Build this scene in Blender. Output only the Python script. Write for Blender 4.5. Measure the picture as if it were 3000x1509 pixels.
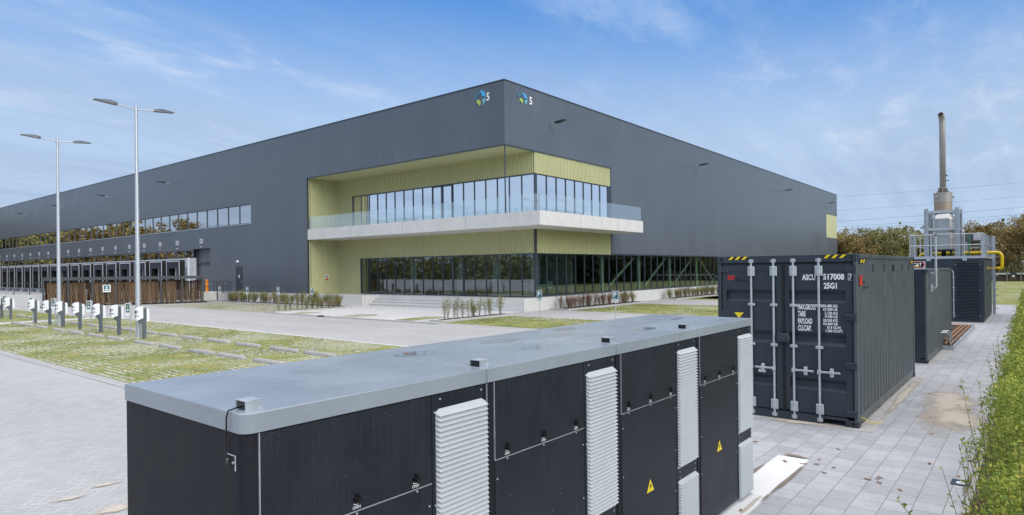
import bpy, math, random
from mathutils import Matrix, Vector
R = math.radians
random.seed(7)
sc = bpy.context.scene
for o in list(bpy.data.objects): bpy.data.objects.remove(o)
COL = sc.collection

# ------------------------------------------------------------------ camera
H = 2.6975; YAW = 0.63673; ROLL = -0.01128
cam = bpy.data.cameras.new("camera"); cam_o = bpy.data.objects.new("camera", cam); COL.objects.link(cam_o)
cam.sensor_width = 36; cam.lens = 1835.89/3000*36
cam.shift_x = (1500-1674.31)/3000; cam.shift_y = (787.89-754.5)/3000
cam.clip_start = .05; cam.clip_end = 3000
fw = Vector((math.cos(YAW), math.sin(YAW), 0)); rt = Vector((math.sin(YAW), -math.cos(YAW), 0)); up = Vector((0,0,1))
rc = rt*math.cos(ROLL)+up*math.sin(ROLL); uc = up*math.cos(ROLL)-rt*math.sin(ROLL)
M = Matrix((rc, uc, -fw)).transposed().to_4x4(); M.translation = (0,0,H)
cam_o.matrix_world = M; sc.camera = cam_o
sc.view_settings.view_transform = 'Standard'; sc.view_settings.look = 'None'
sc.view_settings.exposure = 0.0; sc.view_settings.gamma = 1

# ------------------------------------------------------------------ node helper
class NT:
    def __init__(s, tree): s.t = tree; s.n = tree.nodes; s.l = tree.links
    def new(s, typ, **kw):
        n = s.n.new(typ)
        for k, v in kw.items(): setattr(n, k, v)
        return n
    def put(s, sock, v):
        if isinstance(v, bpy.types.NodeSocket): s.l.new(v, sock)
        elif v is not None:
            if isinstance(v, (tuple, list)) and len(v) == 3 and sock.type == 'RGBA': v = (*v, 1)
            sock.default_value = v
    def m(s, op, a, b=None, c=None, clamp=False):
        n = s.new('ShaderNodeMath', operation=op, use_clamp=clamp); s.put(n.inputs[0], a)
        if b is not None: s.put(n.inputs[1], b)
        if c is not None: s.put(n.inputs[2], c)
        return n.outputs[0]
    def mix(s, f, a, b, blend='MIX'):
        n = s.new('ShaderNodeMix', data_type='RGBA', blend_type=blend); s.put(n.inputs[0], f); s.put(n.inputs[6], a); s.put(n.inputs[7], b)
        return n.outputs[2]
    def noise(s, vec, scale, detail=3, rough=.5, dim='3D'):
        n = s.new('ShaderNodeTexNoise', noise_dimensions=dim); s.put(n.inputs['Vector'], vec)
        n.inputs['Scale'].default_value = scale; n.inputs['Detail'].default_value = detail; n.inputs['Roughness'].default_value = rough
        return n.outputs[0]
    def map(s, vec, scale=(1,1,1), rot=(0,0,0), loc=(0,0,0)):
        n = s.new('ShaderNodeMapping'); s.put(n.inputs[0], vec); n.inputs[1].default_value = loc; n.inputs[2].default_value = rot; n.inputs[3].default_value = scale
        return n.outputs[0]
    def rng(s, v, a, b, c=0, d=1, smooth=False):
        n = s.new('ShaderNodeMapRange', interpolation_type='SMOOTHSTEP' if smooth else 'LINEAR'); s.put(n.inputs[0], v)
        for i, x in enumerate((a,b,c,d)): s.put(n.inputs[i+1], x)
        return n.outputs[0]
    def bump(s, h, strength=.3, dist=.01):
        n = s.new('ShaderNodeBump'); s.put(n.inputs['Height'], h); n.inputs['Strength'].default_value = strength; n.inputs['Distance'].default_value = dist
        return n.outputs[0]
    def xyz(s, v):
        n = s.new('ShaderNodeSeparateXYZ'); s.put(n.inputs[0], v); return n.outputs
    def pos(s): return s.new('ShaderNodeNewGeometry').outputs['Position']
    def isl(s): return s.new('ShaderNodeNewGeometry').outputs['Random Per Island']

def shader(name):
    m = bpy.data.materials.new(name); m.use_nodes = True; t = NT(m.node_tree)
    p = t.n['Principled BSDF']; return m, t, p
def mat(name, col, rough=.5, metal=0, var=.12, nscale=2.5, bump=0, bscale=60, spec=.5, streak=0, coat=0):
    """painted / plain surface with mild wear, mottling and roughness variation"""
    m, t, p = shader(name); P = t.pos()
    n1 = t.noise(P, nscale, 5, .6); n2 = t.noise(P, nscale*9, 3, .6)
    f = t.m('ADD', t.m('MULTIPLY', n1, .7), t.m('MULTIPLY', n2, .3))
    f = t.rng(f, .3, .7)
    lo = [c*(1-var) for c in col]; hi = [min(1, c*(1+var)) for c in col]
    c = t.mix(f, tuple(lo), tuple(hi))
    if streak:
        sn = t.noise(t.map(P, (3, 3, .25)), 4, 4, .6); c = t.mix(t.m('MULTIPLY', t.rng(sn, .5, .75), streak), c, tuple(x*.6 for x in col))
    t.put(p.inputs['Base Color'], c); p.inputs['Metallic'].default_value = metal
    t.put(p.inputs['Roughness'], t.rng(n1, .3, .7, max(.03, rough-.07), min(1, rough+.07)))
    p.inputs['Specular IOR Level'].default_value = spec; p.inputs['Coat Weight'].default_value = coat
    if bump: t.put(p.inputs['Normal'], t.bump(t.noise(P, bscale, 3, .6), bump, .005))
    return m
MT = {}
# ---- facade cladding: sandwich panels 1 m wide with joints, axis is the horizontal coordinate running along the wall
def facade(name, axis, col):
    m, t, p = shader(name); P = t.pos(); c = t.xyz(P)[axis]
    fr = t.m('FRACT', c); d = t.m('MINIMUM', fr, t.m('SUBTRACT', 1, fr))
    joint = t.m('LESS_THAN', d, .010)
    wn = t.new('ShaderNodeTexWhiteNoise', noise_dimensions='1D'); t.put(wn.inputs['W'], t.m('FLOOR', c))
    tone = t.rng(wn.outputs[0], 0, 1, .975, 1.025)
    n = t.noise(P, .35, 4, .6); tone = t.m('MULTIPLY', tone, t.rng(n, .3, .7, .93, 1.07))
    streak = t.noise(t.map(P, (2.5, 2.5, .1)), 3, 4, .6); tone = t.m('MULTIPLY', tone, t.rng(streak, .35, .75, 1.02, .96))
    cc = t.mix(1, tuple(col), tone, 'MULTIPLY'); cc = t.mix(joint, cc, tuple(x*.5 for x in col))
    t.put(p.inputs['Base Color'], cc)
    t.put(p.inputs['Roughness'], t.rng(n, .3, .7, .3, .4)); p.inputs['Specular IOR Level'].default_value = .5
    ribs = t.m('MULTIPLY', t.m('SINE', t.m('MULTIPLY', c, 2*math.pi/.0625)), .02)
    wob = t.noise(P, .8, 2, .5)
    t.put(p.inputs['Normal'], t.bump(t.m('ADD', t.m('SUBTRACT', ribs, t.m('MULTIPLY', joint, .5)), t.m('MULTIPLY', wob, .3)), .25, .02))
    return m
MT['facL'] = facade('dark_cladding_a', 1, (.098, .115, .137)); MT['facR'] = facade('dark_cladding_b', 0, (.098, .115, .137))
MT['green'] = mat('olive_green_cladding', (.50, .50, .275), .5, var=.06, nscale=.6, streak=.15)
MT['cap'] = mat('roof_edge_trim', (.03, .034, .04), .4)
MT['frame'] = mat('window_frame_paint', (.040, .054, .070), .4, nscale=1)
MT['concrete'] = mat('pale_concrete', (.62, .61, .58), .85, var=.10, nscale=1.2, bump=.3, streak=.3)
MT['concrete_w'] = mat('white_concrete', (.60, .59, .55), .8, var=.07, nscale=.8, bump=.3, streak=.25)
MT['white_panel'] = mat('light_grey_panel', (.55, .56, .58), .5, var=.05)
MT['galv'] = mat('galvanised_steel', (.50, .53, .56), .42, .55, var=.12, nscale=9)
MT['rodzinc'] = mat('zinc_plated_steel', (.47, .51, .53), .35, .35, var=.08, nscale=14)
MT['alu'] = mat('brushed_aluminium', (.46, .47, .48), .3, .65, var=.08, nscale=2.5)
MT['cab'] = mat('cabinet_black_blue_paint', (.014, .018, .026), .42, spec=.35, var=.2, nscale=3, bump=.15, bscale=240, streak=.2)
def cabpaint():
    m, t, p = shader('rain_streaked_dark_paint'); P = t.pos(); n = t.noise(P, 2.2, 6, .65); f = t.noise(P, 260, 2, .6)
    st = t.noise(t.map(P, (26, 26, .9)), 2, 5, .7); st2 = t.noise(t.map(P, (90, 90, 2.2)), 2, 3, .6); sp = t.noise(P, 95, 1, .5)
    c = t.mix(t.rng(n, .3, .7), (.011, .015, .021), (.018, .022, .030)); c = t.mix(t.m('MULTIPLY', t.rng(st, .5, .8), .30), c, (.055, .060, .068))
    c = t.mix(t.m('MULTIPLY', t.rng(st2, .55, .8), .16), c, (.06, .065, .07)); c = t.mix(t.m('MULTIPLY', t.rng(sp, .76, .80), .6), c, (.16, .17, .18))
    t.put(p.inputs['Base Color'], c); t.put(p.inputs['Roughness'], t.rng(n, .3, .7, .36, .52)); p.inputs['Specular IOR Level'].default_value = .35
    t.put(p.inputs['Normal'], t.bump(t.m('ADD', f, t.m('MULTIPLY', t.noise(P, 1.8, 2), 8)), .18, .003)); return m
MT['cab'] = cabpaint()
MT['cabend'] = mat('cabinet_side_paint', (.018, .019, .024), .55, spec=.12, var=.18, nscale=3, bump=.15, bscale=240)
MT['louver'] = mat('light_grey_louver_paint', (.45, .48, .48), .5, var=.05, nscale=6)
MT['black'] = mat('black_plastic', (.008, .008, .009), .35)
MT['blackm'] = mat('matt_black', (.01, .01, .011), .8)
MT['white'] = mat('white_paint', (.8, .8, .8), .45, var=.03)
MT['chargerwhite'] = mat('white_plastic', (.82, .83, .85), .35, var=.03)
MT['teal'] = mat('teal_sign_foil', (.01, .12, .17), .4, var=.04)
MT['yellow'] = mat('yellow_foil', (.82, .62, .01), .4, var=.04)
MT['yellowp'] = mat('yellow_pipe_paint', (.75, .52, .01), .38, var=.1, nscale=5)
MT['orange'] = mat('orange_paint', (.85, .27, .01), .4, var=.05)
MT['red'] = mat('red_foil', (.65, .03, .02), .4, var=.05)
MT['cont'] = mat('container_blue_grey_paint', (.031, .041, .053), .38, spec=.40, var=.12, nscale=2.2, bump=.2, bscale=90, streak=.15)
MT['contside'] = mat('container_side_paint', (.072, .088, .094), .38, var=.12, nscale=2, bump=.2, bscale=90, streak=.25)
MT['post'] = mat('charger_post_grey', (.10, .12, .14), .5, var=.06)
MT['steel_dark'] = mat('dark_steel_paint', (.03, .04, .048), .45, var=.1)
MT['wood'] = None
MT['soil'] = mat('dark_soil', (.062, .042, .030), .95, var=.5, nscale=14, bump=1, bscale=40)
MT['kerb'] = mat('kerb_stone', (.42, .41, .385), .85, var=.15, nscale=5, bump=.4)
MT['stop'] = mat('concrete_wheel_stop', (.37, .355, .33), .9, var=.2, nscale=7, bump=.5)
MT['tan'] = mat('tan_heat_stained_steel', (.36, .34, .30), .5, .2, var=.12, nscale=2)
MT['tanbrown'] = mat('brown_heat_stained_steel', (.36, .29, .20), .5, .2, var=.14, nscale=2)
MT['copper'] = mat('brown_lagged_copper', (.36, .19, .09), .45, .3, var=.25, nscale=6)
MT['greenpipe'] = mat('green_pipe_paint', (.03, .20, .11), .5)
MT['bark'] = mat('bark', (.085, .065, .05), .9, var=.3, nscale=6, bump=.8, bscale=12)
MT['stem'] = mat('shrub_stems', (.12, .085, .055), .9, var=.3, nscale=9)
MT['slab'] = mat('poured_concrete_slab', (.74, .73, .71), .85, var=.07, nscale=1.4, bump=.3)
MT['oldslab'] = mat('dusty_concrete_slab', (.44, .42, .39), .9, var=.2, nscale=3, bump=.4)
MT['inner'] = mat('dark_interior', (.05, .055, .06), .8)
MT['innerfloor'] = mat('interior_floor', (.18, .18, .18), .5)
MT['innerwall'] = mat('interior_wall', (.36, .38, .38), .8)
MT['innergreen'] = mat('pale_green_steel', (.42, .52, .38), .5, var=.06)
MT['curtain'] = mat('pale_curtain', (.55, .56, .6), .9)
MT['display'] = mat('charger_display', (.02, .022, .03), .25)
MT['grey'] = mat('mid_grey_plastic', (.13, .14, .16), .5)
MT['dockgrey'] = mat('dark_dock_curtain', (.034, .037, .05), .75, spec=.2)
MT['purple'] = mat('purple_grey_socket', (.13, .12, .18), .5)
# ---- cabinet roof: grey coated sheet with dried water stains
def roofm():
    m, t, p = shader('grey_roof_sheet'); P = t.pos(); n = t.noise(P, 1.6, 6, .62); n2 = t.noise(t.map(P, (1, 1, 1)), 9, 4, .6)
    c = t.mix(t.rng(n, .35, .65), (.235, .27, .305), (.28, .315, .345)); c = t.mix(t.m('MULTIPLY', t.rng(n2, .6, .75), .25), c, (.40, .42, .43))
    t.put(p.inputs['Base Color'], c); t.put(p.inputs['Roughness'], t.rng(n, .3, .7, .20, .34)); p.inputs['Specular IOR Level'].default_value = .6
    t.put(p.inputs['Normal'], t.bump(t.noise(P, 3, 2), .12, .02)); return m
MT['roof'] = roofm()
def water():
    m, t, p = shader('shallow_rain_water'); P = t.pos()
    p.inputs['Base Color'].default_value = (.15, .18, .21, 1); p.inputs['Roughness'].default_value = .10; p.inputs['Specular IOR Level'].default_value = .6; return m
MT['water'] = water()
# ---- glass
def glass(name, tint, refl, minr, rough=.01, ior=1.5):
    m = bpy.data.materials.new(name); m.use_nodes = True; t = NT(m.node_tree); t.n.clear()
    out = t.new('ShaderNodeOutputMaterial'); tr = t.new('ShaderNodeBsdfTransparent'); gl = t.new('ShaderNodeBsdfGlossy'); mx = t.new('ShaderNodeMixShader')
    tr.inputs[0].default_value = (*tint, 1); gl.inputs[0].default_value = (*refl, 1); gl.inputs['Roughness'].default_value = rough
    fr = t.new('ShaderNodeFresnel'); fr.inputs[0].default_value = ior
    P = t.pos(); wob = t.bump(t.noise(P, .45, 2, .4), .10, .02); t.put(gl.inputs['Normal'], wob)
    bf = t.new('ShaderNodeNewGeometry').outputs['Backfacing']
    t.put(mx.inputs[0], t.m('MULTIPLY', t.m('ADD', fr.outputs[0], minr, clamp=True), t.m('SUBTRACT', 1, bf))); t.l.new(tr.outputs[0], mx.inputs[1]); t.l.new(gl.outputs[0], mx.inputs[2]); t.l.new(mx.outputs[0], out.inputs[0])
    return m
MT['glass'] = glass('coated_window_glass', (.42, .50, .47), (.95, .97, 1.0), .8)
MT['glassw'] = glass('warehouse_window_glass', (.35, .42, .36), (.92, .92, .92), .55)
MT['glassg'] = glass('ground_floor_glass', (.44, .54, .49), (.8, .88, .9), .17)
MT['glassr'] = glass('balustrade_glass', (.96, .99, .975), (.95, 1, 1), .26)
# ---- ground materials
def herring(name, w, rot, stone, joint, var=.06):
    m, t, p = shader(name); P = t.pos(); q = t.xyz(t.map(P, (1/w, 1/w, 1), (0, 0, rot), (500, 500, 0)))
    x, y = q[0], q[1]; i, j = t.m('FLOOR', x), t.m('FLOOR', y); fx, fy = t.m('FRACT', x), t.m('FRACT', y)
    k = t.m('FLOORED_MODULO', t.m('SUBTRACT', i, j), 4)
    e = [t.m('COMPARE', k, float(v), .1) for v in range(4)]
    d = t.m('MINIMUM', t.m('MINIMUM', t.m('ADD', fx, e[1]), t.m('ADD', t.m('SUBTRACT', 1, fx), e[0])), t.m('MINIMUM', t.m('ADD', fy, e[2]), t.m('ADD', t.m('SUBTRACT', 1, fy), e[3])))
    bi = t.m('SUBTRACT', i, e[1]); bj = t.m('SUBTRACT', j, e[2]); cv = t.new('ShaderNodeCombineXYZ'); t.put(cv.inputs[0], bi); t.put(cv.inputs[1], bj)
    wn = t.new('ShaderNodeTexWhiteNoise', noise_dimensions='2D'); t.put(wn.inputs['Vector'], cv.outputs[0])
    tone = t.rng(wn.outputs[0], 0, 1, 1-var, 1+var)
    big = t.noise(P, .12, 5, .6); med = t.noise(P, 1.3, 5, .65)
    trk = t.noise(t.map(P, (.9, .05, 1), (0, 0, R(4))), 1.0, 4, .6)
    tone = t.m('MULTIPLY', tone, t.m('MULTIPLY', t.m('MULTIPLY', t.rng(big, .3, .7, .90, 1.08), t.rng(trk, .35, .7, 1.04, .91)), t.rng(med, .3, .7, .94, 1.05)))
    c = t.mix(1, stone, tone, 'MULTIPLY')
    jm = t.rng(d, .015, .06, 1, 0); c = t.mix(t.m('MULTIPLY', jm, t.rng(med, .35, .65, .25, .95)), c, joint)
    t.put(p.inputs['Base Color'], c); p.inputs['Roughness'].default_value = .82; t.put(p.inputs['Normal'], t.bump(t.m('SUBTRACT', t.m('MULTIPLY', t.noise(P, 80, 2), .3), jm), .35, .004)); return m
MT['herring'] = herring('herringbone_pavers', .105, R(45), (.41, .405, .395), (.18, .165, .145))
MT['apron'] = herring('pale_entrance_pavers', .21, 0, (.58, .57, .56), (.42, .41, .40), .03)
def tiles():
    m, t, p = shader('grey_paving_slabs'); P = t.pos(); br = t.new('ShaderNodeTexBrick', offset=.5)
    t.put(br.inputs['Vector'], t.map(P, (1, 1, 1), (0, 0, 0), (0.03, .04, 0))); br.inputs['Color1'].default_value = (.36, .36, .375, 1); br.inputs['Color2'].default_value = (.45, .45, .465, 1)
    br.inputs['Mortar'].default_value = (.19, .18, .165, 1); br.inputs['Scale'].default_value = 1; br.inputs['Mortar Size'].default_value = .0045; br.inputs['Mortar Smooth'].default_value = .3
    br.inputs['Brick Width'].default_value = .3; br.inputs['Row Height'].default_value = .29; br.inputs['Bias'].default_value = .15
    n = t.noise(P, 2.6, 6, .65); n2 = t.noise(P, 25, 3, .6)
    c = t.mix(1, br.outputs[0], t.rng(n, .3, .7, .9, 1.1), 'MULTIPLY'); c = t.mix(1, c, t.rng(n2, .3, .7, .95, 1.05), 'MULTIPLY')
    t.put(p.inputs['Base Color'], c); p.inputs['Roughness'].default_value = .75
    t.put(p.inputs['Normal'], t.bump(t.m('SUBTRACT', t.m('MULTIPLY', n2, .3), br.outputs['Fac']), .4, .004)); return m
MT['tiles'] = tiles()
def grasspave(name, cover=0.0, dry=0.0):
    m, t, p = shader(name); P = t.pos(); br = t.new('ShaderNodeTexBrick', offset=.5)
    wb = t.new('ShaderNodeTexNoise'); t.put(wb.inputs['Vector'], P); wb.inputs['Scale'].default_value = 2.2; wv_ = t.new('ShaderNodeVectorMath', operation='MULTIPLY_ADD'); t.put(wv_.inputs[0], wb.outputs['Color']); wv_.inputs[1].default_value = (.16, .16, 0); t.put(wv_.inputs[2], P)
    t.put(br.inputs['Vector'], t.map(wv_.outputs[0], (1, 1, 1), (0, 0, R(90)))); br.inputs['Scale'].default_value = 1
    br.inputs['Color1'].default_value = (.50, .49, .48, 1); br.inputs['Color2'].default_value = (.62, .61, .60, 1); br.inputs['Mortar Size'].default_value = .05; br.inputs['Mortar Smooth'].default_value = .1
    br.inputs['Brick Width'].default_value = .25; br.inputs['Row Height'].default_value = .20
    big = t.noise(P, .32, 4, .6); med = t.noise(P, 1.6, 4, .65); sm = t.noise(P, 11, 4, .7); hue = t.noise(P, .7, 4, .7)
    g = t.mix(t.rng(hue, .38, .62), (.155, .195, .03), (.30, .28, .075)); g = t.mix(t.rng(t.noise(P, 5, 3), .5, .7, 0, .55), g, (.23, .17, .09)); g = t.mix(t.rng(sm, .45, .7, 0, .5), g, (.13, .18, .04))
    g = t.mix(dry, g, (.30, .27, .20))
    # moss and grass creep over the stones in patches
    over = t.m('ADD', t.m('MULTIPLY', big, .55), t.m('ADD', t.m('MULTIPLY', med, .3), t.m('MULTIPLY', sm, .35)))
    creep = t.rng(over, .60-cover, .66-cover)
    fac = t.m('MAXIMUM', br.outputs['Fac'], creep)
    c = t.mix(fac, t.mix(1, br.outputs[0], t.rng(sm, .3, .7, .85, 1.1), 'MULTIPLY'), g)
    t.put(p.inputs['Base Color'], c); p.inputs['Roughness'].default_value = .9
    t.put(p.inputs['Normal'], t.bump(t.m('ADD', t.m('MULTIPLY', sm, .8), t.m('MULTIPLY', fac, -.4)), .8, .03)); return m
MT['gp'] = grasspave('grass_pavers', .022); MT['gpgreen'] = grasspave('greener_grass_pavers', .07); MT['gpdry'] = grasspave('dry_grass_pavers', 0, .65)
def meadow():
    m, t, p = shader('meadow_ground'); P = t.pos(); a = t.noise(P, .05, 5, .6); b = t.noise(P, 2, 5, .7)
    c = t.mix(t.rng(a, .35, .65), (.12, .15, .045), (.20, .19, .08)); c = t.mix(t.rng(b, .4, .7, 0, .5), c, (.09, .10, .04))
    t.put(p.inputs['Base Color'], c); p.inputs['Roughness'].default_value = .95; return m
MT['meadow'] = meadow()
def blend_sand(name, col, thr, seed, fade=None):
    m = bpy.data.materials.new(name); m.use_nodes = True; t = NT(m.node_tree); p = t.n['Principled BSDF']; out = t.n['Material Output']
    P = t.pos(); n = t.noise(t.map(P, loc=(seed, 0, 0)), 1.6, 6, .7); f = t.noise(P, 60, 3, .7); g = t.noise(P, 220, 2, .7)
    t.put(p.inputs['Base Color'], t.mix(t.rng(f, .3, .7), col, tuple(c*.78 for c in col))); p.inputs['Roughness'].default_value = .95
    t.put(p.inputs['Normal'], t.bump(g, .5, .004))
    at = t.new('ShaderNodeAttribute', attribute_name='edge'); e = at.outputs['Fac']
    a = t.rng(t.m('ADD', t.m('ADD', t.m('MULTIPLY', e, .9), t.m('MULTIPLY', n, .9)), t.m('MULTIPLY', f, .35)), thr, thr+.3)
    tr = t.new('ShaderNodeBsdfTransparent'); mx = t.new('ShaderNodeMixShader'); t.put(mx.inputs[0], a); t.l.new(tr.outputs[0], mx.inputs[1]); t.l.new(p.outputs[0], mx.inputs[2]); t.l.new(mx.outputs[0], out.inputs[0])
    return m
MT['sand'] = blend_sand('spilled_sand', (.60, .53, .44), 1.0, 3)
MT['dirt'] = blend_sand('edge_dirt', (.24, .20, .15), .88, 9)
def leafm(name, cols, trans=.25):
    m, t, p = shader(name); r = t.isl(); cr = t.new('ShaderNodeValToRGB'); t.put(cr.inputs[0], r); el = cr.color_ramp.elements
    while len(el) > 1: el.remove(el[-1])
    for i, c in enumerate(cols):
        e = el[0] if i == 0 else el.new(i/(len(cols)-1)); e.position = i/(len(cols)-1); e.color = (*c, 1)
    n = t.noise(t.pos(), .8, 3); c = t.mix(1, cr.outputs[0], t.rng(n, .3, .7, .75, 1.25), 'MULTIPLY')
    t.put(p.inputs['Base Color'], c); p.inputs['Roughness'].default_value = .55; p.inputs['Specular IOR Level'].default_value = .35
    out = t.n['Material Output']; tl = t.new('ShaderNodeBsdfTranslucent'); t.put(tl.inputs[0], c); mx = t.new('ShaderNodeMixShader'); mx.inputs[0].default_value = trans
    t.l.new(p.outputs[0], mx.inputs[1]); t.l.new(tl.outputs[0], mx.inputs[2]); t.l.new(mx.outputs[0], out.inputs[0]); return m
MT['hedge'] = leafm('hedge_leaves', [(.12,.19,.025),(.21,.30,.045),(.30,.38,.07),(.40,.43,.08),(.18,.26,.04),(.55,.50,.09),(.26,.35,.055)])
MT['leafgreen'] = leafm('shrub_leaves', [(.13,.17,.04),(.25,.27,.07),(.32,.31,.10),(.18,.21,.06),(.30,.20,.09)])
MT['leafbrown'] = leafm('withered_shrub_leaves', [(.22,.09,.05),(.28,.14,.08),(.17,.08,.055),(.32,.22,.13)])
MT['leafmix'] = leafm('half_turned_shrub_leaves', [(.18,.20,.06),(.28,.18,.08),(.25,.25,.09),(.32,.22,.10)])
MT['fallen'] = leafm('fallen_oak_leaf', [(.34,.17,.07),(.25,.11,.05),(.40,.24,.12)], .05)
MT['grass'] = leafm('grass_blades', [(.09,.13,.025),(.16,.20,.04),(.24,.24,.07),(.13,.18,.035),(.28,.24,.10)])
MT['climb'] = leafm('sparse_climber_leaves', [(.24,.16,.08),(.35,.28,.14),(.20,.20,.07),(.16,.10,.05)])
TREEC = {'ochre': [(.29,.25,.06),(.36,.31,.07),(.23,.21,.055),(.32,.29,.10)], 'brown': [(.25,.18,.07),(.31,.22,.075),(.20,.155,.065),(.34,.27,.10)],
 'olive': [(.18,.19,.06),(.24,.24,.075),(.26,.23,.08),(.16,.16,.06)], 'grey': [(.22,.20,.10),(.27,.24,.12),(.18,.17,.09),(.25,.23,.09)], 'green': [(.13,.16,.055),(.17,.19,.06),(.20,.19,.075)], 'dark': [(.03,.042,.018),(.045,.05,.02),(.05,.04,.02)]}
for k, v in TREEC.items(): MT['tree_'+k] = leafm(k+'_autumn_foliage', v, .15)
def woodm():
    m, t, p = shader('brown_wood_slats'); P = t.pos(); n = t.noise(t.map(P, (7, 7, .6)), 4, 5, .65); r = t.isl()
    c = t.mix(r, (.075, .042, .024), (.19, .115, .062)); c = t.mix(t.rng(n, .35, .7, 0, .6), c, (.06, .035, .02))
    t.put(p.inputs['Base Color'], c); p.inputs['Roughness'].default_value = .8; return m
MT['wood'] = woodm()

# ------------------------------------------------------------------ world and light
w = bpy.data.worlds.new("World"); sc.world = w; w.use_nodes = True; t = NT(w.node_tree)
bg = t.n['Background']; sky = t.new('ShaderNodeTexSky', sky_type='NISHITA', sun_disc=False)
SUN_EL, SUN_DIR = R(24), Vector((-.22, -1, 0)).normalized()
sky.sun_elevation = SUN_EL; sky.sun_rotation = math.atan2(SUN_DIR.x, SUN_DIR.y); sky.air_density = 1.0; sky.dust_density = .6; sky.ozone_density = 2.0
tc = t.new('ShaderNodeTexCoord').outputs['Generated']; q = t.xyz(tc)
z = t.m('MAXIMUM', q[2], .0); zz = t.m('ADD', z, .16)
cv = t.new('ShaderNodeCombineXYZ'); t.put(cv.inputs[0], t.m('DIVIDE', q[0], zz)); t.put(cv.inputs[1], t.m('DIVIDE', q[1], zz))
flow = t.map(cv.outputs[0], (.55, 1.5, 1), (0, 0, R(-25)))
wv = t.noise(flow, .9, 8, .62); wv2 = t.noise(t.map(cv.outputs[0], (1, 1.6, 1), (0, 0, R(-40)), (7, 3, 0)), 2.6, 8, .66)
veil = t.rng(wv, .38, .68, 0, 1, True); wisps = t.m('MULTIPLY', t.rng(wv2, .44, .74, 0, 1, True), veil)
hz = t.rng(z, .15, .44, 1, 0, True)                      # thin cloud thickens to the horizon
top = t.rng(z, .47, .75, 0, 1, True)                     # bright cloud added overhead, out of the frame, to light the scene
cl = t.m('MAXIMUM', t.m('MAXIMUM', t.m('MULTIPLY', hz, .92), t.m('MULTIPLY', veil, t.rng(z, .25, .44, .9, .3))), t.m('MULTIPLY', top, .9))
nsk = t.mix(1, sky.outputs[0], (.115, .115, .12), 'MULTIPLY')
nsk = t.mix(.75, nsk, (.065, .30, .82))
ccol = t.mix(t.rng(z, 0, .35), (.52, .65, .83), (.49, .665, .91)); ccol = t.mix(top, ccol, (2.25, 2.2, 2.2))
s1 = t.mix(cl, nsk, ccol); s2 = t.mix(t.m('MULTIPLY', wisps, t.rng(z, .28, .42, .62, .28)), s1, (.84, .89, 1.0))
gb = t.rng(t.noise(t.map(cv.outputs[0], (.3, 2.2, 1), (0, 0, R(-36)), (1, 9, 0)), 1.4, 6, .6), .43, .66, 0, .68, True)
s3 = t.mix(t.m('MULTIPLY', gb, t.rng(z, .05, .42, 1, 0)), s2, (.37, .50, .71))
t.put(bg.inputs[0], s3); bg.inputs[1].default_value = 1.0
sun = bpy.data.lights.new("sun", 'SUN'); sun.energy = 2.2; sun.angle = R(42); sun.color = (1, .96, .9)
so = bpy.data.objects.new("sun", sun); COL.objects.link(so)
d = Vector((SUN_DIR.x*math.cos(SUN_EL), SUN_DIR.y*math.cos(SUN_EL), math.sin(SUN_EL))); so.rotation_euler = d.to_track_quat('Z', 'Y').to_euler()

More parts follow.
